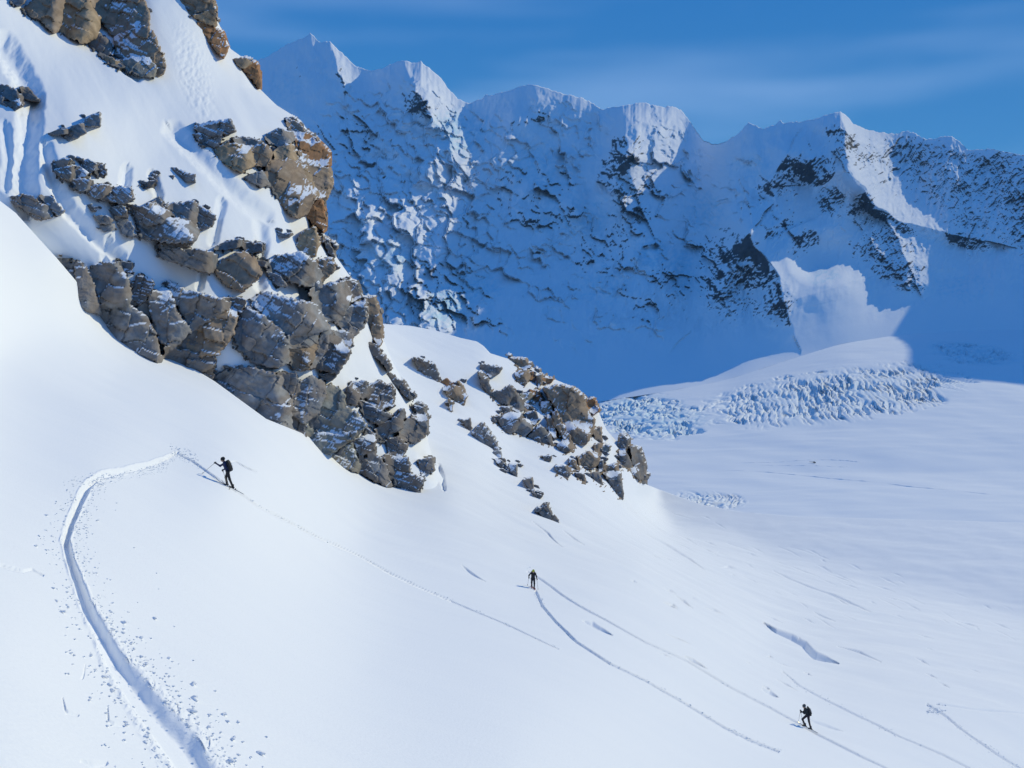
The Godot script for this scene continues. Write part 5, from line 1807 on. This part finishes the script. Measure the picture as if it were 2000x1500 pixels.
func build_helicopter() -> void:
	var at := glacier_p(1590, 905) + Vector3(0, 0.3, 0)
	var t := thing("helicopter", "small dark helicopter standing on the open glacier", "helicopter", at)
	t.scale = Vector3.ONE * 1.15
	var dark := Color(0.008, 0.009, 0.014)
	obj("cabin", body_mesh([[Vector3(-0.8, 1.55, 0), 0.85, Vector3(1.1, 1.45, 0), 0.95, dark], [Vector3(1.1, 1.35, 0), 0.9, Vector3(2.5, 1.05, 0), 0.55, dark], [Vector3(-0.9, 2.2, 0), 0.5, Vector3(0.4, 2.3, 0), 0.45, dark]], 0.14, 0.5), cloth_m, t)
	obj("tail_boom", tubes([[Vector3(-1.0, 1.75, 0), Vector3(-7.2, 2.1, 0), 0.5, 0.17]], 12), plain(dark, 0.4), t)
	obj("tail_fin", body_mesh([[Vector3(-7.0, 1.3, 0), 0.12, Vector3(-7.6, 3.1, 0), 0.12, dark], [Vector3(-6.6, 2.1, 0), 0.14, Vector3(-7.4, 2.6, 0), 0.12, dark], [Vector3(-6.0, 2.05, -0.9), 0.09, Vector3(-6.0, 2.05, 0.9), 0.09, dark]], 0.09, 0.1), cloth_m, t)
	for k in 2:
		obj("tail_rotor_blade", tubes([[Vector3(-7.2, 2.2, 0.3), Vector3(-7.2, 2.2, 0.3) + Vector3(0.35, 0.85, 0) * (1.0 if k == 0 else -1.0), 0.06, 0.09]], 6), plain(Color(0.1, 0.1, 0.1)), t)
	var mast := obj("rotor_mast", tubes([[Vector3(0, 2.4, 0), Vector3(0, 3.15, 0), 0.12, 0.09], [Vector3(0, 3.05, 0), Vector3(0, 3.2, 0), 0.28, 0.24]]), plain(Color(0.08, 0.08, 0.08), 0.4), t)
	for k in 3:
		var a := TAU * k / 3.0 + 0.35
		var bl := BoxMesh.new()
		bl.size = Vector3(5.1, 0.05, 0.34)
		var o := obj("rotor_blade", bl, plain(Color(0.09, 0.09, 0.10), 0.5), mast)
		o.basis = Basis(Vector3.UP, a) * Basis(Vector3.BACK, -0.035)
		o.position = Vector3(cos(a) * 2.7, 3.02, -sin(a) * 2.7)
	for s in [-1.0, 1.0]:
		obj("skid", tubes([[Vector3(-1.7, 0.06, 1.1 * s), Vector3(2.0, 0.06, 1.1 * s), 0.06, 0.06], [Vector3(2.0, 0.06, 1.1 * s), Vector3(2.5, 0.35, 1.1 * s), 0.06, 0.05], [Vector3(-0.9, 0.06, 1.1 * s), Vector3(-0.9, 0.9, 0.5 * s), 0.05, 0.05], [Vector3(1.2, 0.06, 1.1 * s), Vector3(1.2, 0.8, 0.5 * s), 0.05, 0.05]]), plain(Color(0.05, 0.05, 0.05), 0.5), t)
		obj("window", body_mesh([[Vector3(1.0, 1.75, 0.62 * s), 0.38, Vector3(1.9, 1.55, 0.45 * s), 0.36, Color(0.03, 0.04, 0.05)]], 0.11, 0.1), plain(Color(0.03, 0.04, 0.05), 0.08), t)


# trodden ridges of snow along old tracks on the glacier
func snow_berm(called: String, label: String, pts: Array, wide: float, high: float) -> void:
	var v := PackedVector3Array()
	var ix := PackedInt32Array()
	var line := PackedVector3Array()
	for k in range(0, pts.size() - 3, 2):
		var n := 12
		for q in n:
			line.append(glacier_p(lerpf(pts[k], pts[k + 2], float(q) / n), lerpf(pts[k + 1], pts[k + 3], float(q) / n)))
	for k in line.size():
		var dir := (line[mini(k + 1, line.size() - 1)] - line[maxi(k - 1, 0)]).normalized()
		var side := dir.cross(Vector3.UP).normalized()
		var e := minf(1.0, minf(k, line.size() - 1 - k) / 6.0)
		v.append(line[k] - side * wide - Vector3.UP * 0.6)
		v.append(line[k] + Vector3.UP * high * e * (0.75 + 0.5 * sin(k * 1.7) * sin(k * 0.61)))
		v.append(line[k] + side * wide - Vector3.UP * 0.6)
		if k > 0:
			var b := (k - 1) * 3
			for m in 2:
				ix.append_array([b + m, b + m + 1, b + m + 3, b + m + 1, b + m + 4, b + m + 3])
	var o := obj(called, array_mesh(v, grid_normals(v, 3, line.size()), ix), snow_m, self)
	o.set_meta("kind", "structure")


func build_tracks() -> void:
	snow_berm("snow_track", "", [1430, 907, 1500, 903.5, 1560, 900, 1615, 897, 1650, 898, 1668, 900, 1684, 902], 2.2, 1.2)
	snow_berm("snow_track", "", [1462, 909, 1540, 908.5, 1600, 910, 1650, 910.5, 1664, 907], 2.0, 1.0)
	snow_berm("snow_track", "", [1380, 920, 1500, 922, 1600, 930, 1700, 942, 1850, 960, 2020, 974], 1.8, 0.9)


# ---------------------------------------------------------------- lumps of snow thrown out of the trench
func lump_mesh(sd: int) -> ArrayMesh:
	var rng := RandomNumberGenerator.new()
	rng.seed = sd
	var bones := []
	for k in 3:
		var a := Vector3(rng.randf_range(-0.5, 0.5), rng.randf_range(0.0, 0.4), rng.randf_range(-0.5, 0.5))
		bones.append([a, rng.randf_range(0.3, 0.5), a + Vector3(rng.randf_range(-0.5, 0.5), rng.randf_range(-0.3, 0.3), rng.randf_range(-0.5, 0.5)), rng.randf_range(0.2, 0.4), Color.WHITE])
	var m := body_mesh(bones, 0.17, 0.12)
	var arr := m.surface_get_arrays(0)
	var v: PackedVector3Array = arr[Mesh.ARRAY_VERTEX]
	for k in v.size():
		v[k] += Vector3(rng.randf_range(-0.06, 0.06), rng.randf_range(-0.06, 0.06), rng.randf_range(-0.06, 0.06))
	return array_mesh(v, arr[Mesh.ARRAY_NORMAL], arr[Mesh.ARRAY_INDEX])


func build_lumps() -> void:
	var rng := RandomNumberGenerator.new()
	rng.seed = 77
	var meshes := []
	for k in 5:
		meshes.append(lump_mesh(300 + k))
	# the larger ones, one by one
	var big := [300, 1210, 0.15, 240, 1217, 0.14, 277, 1247, 0.13, 257, 1258, 0.10, 276, 1284, 0.09, 331, 1287, 0.12, 285, 1299, 0.08, 377, 1338, 0.14, 380, 1366, 0.16, 373, 1390, 0.14, 437, 1397, 0.12, 446, 1411, 0.09, 465, 1412, 0.09, 407, 1422, 0.08, 456, 1445, 0.13, 508, 1472, 0.12, 447, 1490, 0.14, 219, 1180, 0.10, 215, 1196, 0.09, 250, 1197, 0.08, 309, 1152, 0.07, 268, 1178, 0.06, 305, 1120, 0.06, 123, 1197, 0.12, 104, 1150, 0.08, 90, 1007, 0.10, 70, 1067, 0.10, 76, 1047, 0.07, 90, 1075, 0.07, 340, 1225, 0.07, 377, 1291, 0.06, 284, 1440, 0.10, 290, 1425, 0.08, 350, 1360, 0.07, 330, 1322, 0.07, 420, 1350, 0.06, 520, 1440, 0.06, 228, 983, 0.06, 226, 997, 0.05, 205, 961, 0.05, 262, 1070, 0.06]
	for k in range(0, big.size(), 3):
		var o := obj("snow_lump", meshes[rng.randi_range(0, 4)], snow_m, self)
		var s: float = big[k + 2]
		o.position = ground(big[k], big[k + 1]) + Vector3(0, s * 0.08, 0)
		o.basis = Basis(Vector3.UP, rng.randf() * TAU).scaled(Vector3(s * 0.75, s * 0.5, s * 0.75))
		tag(o, "fist-sized lump of snow thrown out beside the deep ski trench", "snow lump", "lumps of snow beside the ski trench")
	# the countless small ones
	var tr: Array = GROOVES[0]
	var spots := []
	for k in 1500:
		var seg := rng.randi_range(0, (tr.size() - 1) / 3 - 2)
		var f := rng.randf()
		var hw: float = tr[3 + seg * 3]
		var cx := lerpf(tr[1 + seg * 3], tr[4 + seg * 3], f)
		var cy := lerpf(tr[2 + seg * 3], tr[5 + seg * 3], f)
		var q := rng.randf() * rng.randf()
		var right := rng.randf() < 0.66
		var off := (hw * 1.1 + q * (30.0 + hw * 2.6)) * (1.0 if right else -1.0)
		var far := cy < 930.0
		spots.append([cx + (off if not far else rng.randf_range(-10, 10)), cy + (rng.randf_range(-8, 8) if not far else hw + q * 22.0), rng.randf_range(0.010, 0.040) * (0.8 + 0.6 * rng.randf())])
	for k in 150:      # the kick turn
		spots.append([345 + rng.randf_range(-12, 44), 880 + rng.randf_range(-14, 14), rng.randf_range(0.02, 0.07)])
		spots[-1][1] += (spots[-1][0] - 345.0) * 0.55
	for g in [[3, 260, 6.0], [2, 120, 3.0], [1, 90, 3.0], [5, 120, 7.0], [4, 110, 6.0]]:
		var gr: Array = GROOVES[g[0]]
		for k in g[1]:
			var seg := rng.randi_range(0, (gr.size() - 1) / 3 - 2)
			var f := rng.randf()
			spots.append([lerpf(gr[1 + seg * 3], gr[4 + seg * 3], f) + rng.randf_range(-g[2], g[2]), lerpf(gr[2 + seg * 3], gr[5 + seg * 3], f) + rng.randf_range(-g[2], g[2]) * 0.7, rng.randf_range(0.02, 0.07)])
	for k in 70:
		spots.append([1825 + rng.randf_range(-16, 22), 1384 + rng.randf_range(-9, 9), rng.randf_range(0.05, 0.14)])
		spots.append([1028 + rng.randf_range(-16, 8), 1116 + rng.randf_range(-8, 10), rng.randf_range(0.04, 0.09)])
	var mm := MultiMesh.new()
	mm.transform_format = MultiMesh.TRANSFORM_3D
	mm.mesh = meshes[0]
	mm.instance_count = spots.size()
	for k in spots.size():
		var s: float = spots[k][2]
		mm.set_instance_transform(k, Transform3D(Basis(Vector3.UP, rng.randf() * TAU).scaled(Vector3(s, s * rng.randf_range(0.5, 0.9), s)), ground(spots[k][0], spots[k][1]) + Vector3(0, s * 0.15, 0)))
	var mi := MultiMeshInstance3D.new()
	mi.name = "snow_crumbs"
	mi.multimesh = mm
	mi.material_override = snow_m
	add_child(mi)
	mi.set_meta("kind", "stuff")
	tag(mi, "crumbs of kicked-up snow strewn along the ski tracks", "snow crumbs")


func _ready() -> void:
	var cam := Camera3D.new()
	cam.name = "camera"
	cam.fov = rad_to_deg(2.0 * atan(750.0 / FOC))
	cam.near = 0.2
	cam.far = 30000.0
	cam.rotation.x = -PIT
	add_child(cam)
	cam.current = true
	var az := deg_to_rad(45.0)
	var el := deg_to_rad(27.0)
	sun_to = Vector3(cos(el) * sin(az), sin(el), -cos(el) * cos(az))
	var sun := DirectionalLight3D.new()
	sun.name = "sun"
	sun.light_color = Color(1.0, 0.965, 0.815)
	sun.light_energy = 1.12
	sun.light_angular_distance = 0.5
	sun.shadow_enabled = true
	sun.basis = Basis.looking_at(-sun_to, Vector3.UP)
	add_child(sun)
	var env := Environment.new()
	env.background_mode = Environment.BG_SKY
	env.tonemap_mode = Environment.TONE_MAPPER_LINEAR
	env.tonemap_exposure = 0.83
	env.sdfgi_enabled = true
	env.ssao_enabled = true
	env.ssil_enabled = true
	var sm := ProceduralSkyMaterial.new()
	sm.sky_top_color = Color8(18, 112, 200)
	sm.sky_horizon_color = Color8(104, 182, 240)
	sm.sky_curve = 0.13
	sm.ground_horizon_color = Color8(150, 175, 210)
	sm.ground_bottom_color = Color8(130, 155, 195)
	sm.sun_angle_max = 8.0
	sm.sky_cover = cirrus()
	sm.sky_cover_modulate = Color(1, 1, 1, 1)
	var sky := Sky.new()
	sky.sky_material = sm
	env.sky = sky
	env.fog_enabled = true
	env.fog_density = 0.000015
	env.fog_light_color = Color(0.58, 0.80, 0.98)
	var we := WorldEnvironment.new()
	we.name = "environment"
	we.environment = env
	add_child(we)
	materials()
	build_range()
	build_glacier()
	build_near()
	build_crag()
	build_rocks()
	build_people()
	build_helicopter()
	build_tracks()
	build_lumps()


func cirrus() -> ImageTexture:
	# thin high streaks, all round the sky
	var n := FastNoiseLite.new()
	n.seed = 4
	n.noise_type = FastNoiseLite.TYPE_SIMPLEX_SMOOTH
	n.frequency = 0.9
	n.fractal_octaves = 5
	var w := 1024
	var h := 512
	var im := Image.create_empty(w, h, false, Image.FORMAT_RGBAF)
	im.fill(Color(0, 0, 0, 0))
	for y in range(0, h / 2):
		var el := (0.5 - (y + 0.5) / h) * PI
		for x in w:
			var a := (x + 0.5) / w * TAU
			var hgt := maxf(sin(el), 0.03)
			# a sheet overhead, seen in perspective
			var q := 1.0 / (hgt + 0.06)
			var v := n.get_noise_3d(cos(a) * q * 0.45, sin(a) * q * 0.45, el * 16.0)
			var k := clampf((v + 0.10) * 1.6, 0.0, 1.0)
			k *= smoothstep(0.02, 0.2, hgt)
			im.set_pixel(x, y, Color(0.62, 0.68, 0.72, 0.22 * k))
	return ImageTexture.create_from_image(im)


func materials() -> void:
	snow_m = StandardMaterial3D.new()
	snow_m.resource_name = "snow"
	snow_m.albedo_color = Color(0.90, 0.915, 0.93).linear_to_srgb()
	snow_m.roughness = 0.85
	snow_m.metallic_specular = 0.25
	snow_m.normal_enabled = true
	snow_m.normal_scale = 0.4
	snow_m.normal_texture = noise_tex(24.0, 4, 3, 512, 3.0)
	snow_m.uv1_triplanar = true
	snow_m.uv1_world_triplanar = true
	snow_m.uv1_scale = Vector3.ONE * 0.35
	mount_m = StandardMaterial3D.new()
	mount_m.resource_name = "mountain snow, ice and rock"
	mount_m.vertex_color_use_as_albedo = true
	mount_m.roughness = 0.9
	mount_m.metallic_specular = 0.2
	rock_m = StandardMaterial3D.new()
	rock_m.resource_name = "rock"
	rock_m.vertex_color_use_as_albedo = true
	rock_m.roughness = 0.9
	rock_m.metallic_specular = 0.25
	rock_m.normal_enabled = true
	rock_m.normal_scale = 0.8
	rock_m.normal_texture = noise_tex(30.0, 5, 9, 512, 6.0)
	rock_m.uv1_triplanar = true
	rock_m.uv1_world_triplanar = true
	rock_m.uv1_scale = Vector3.ONE * 0.22
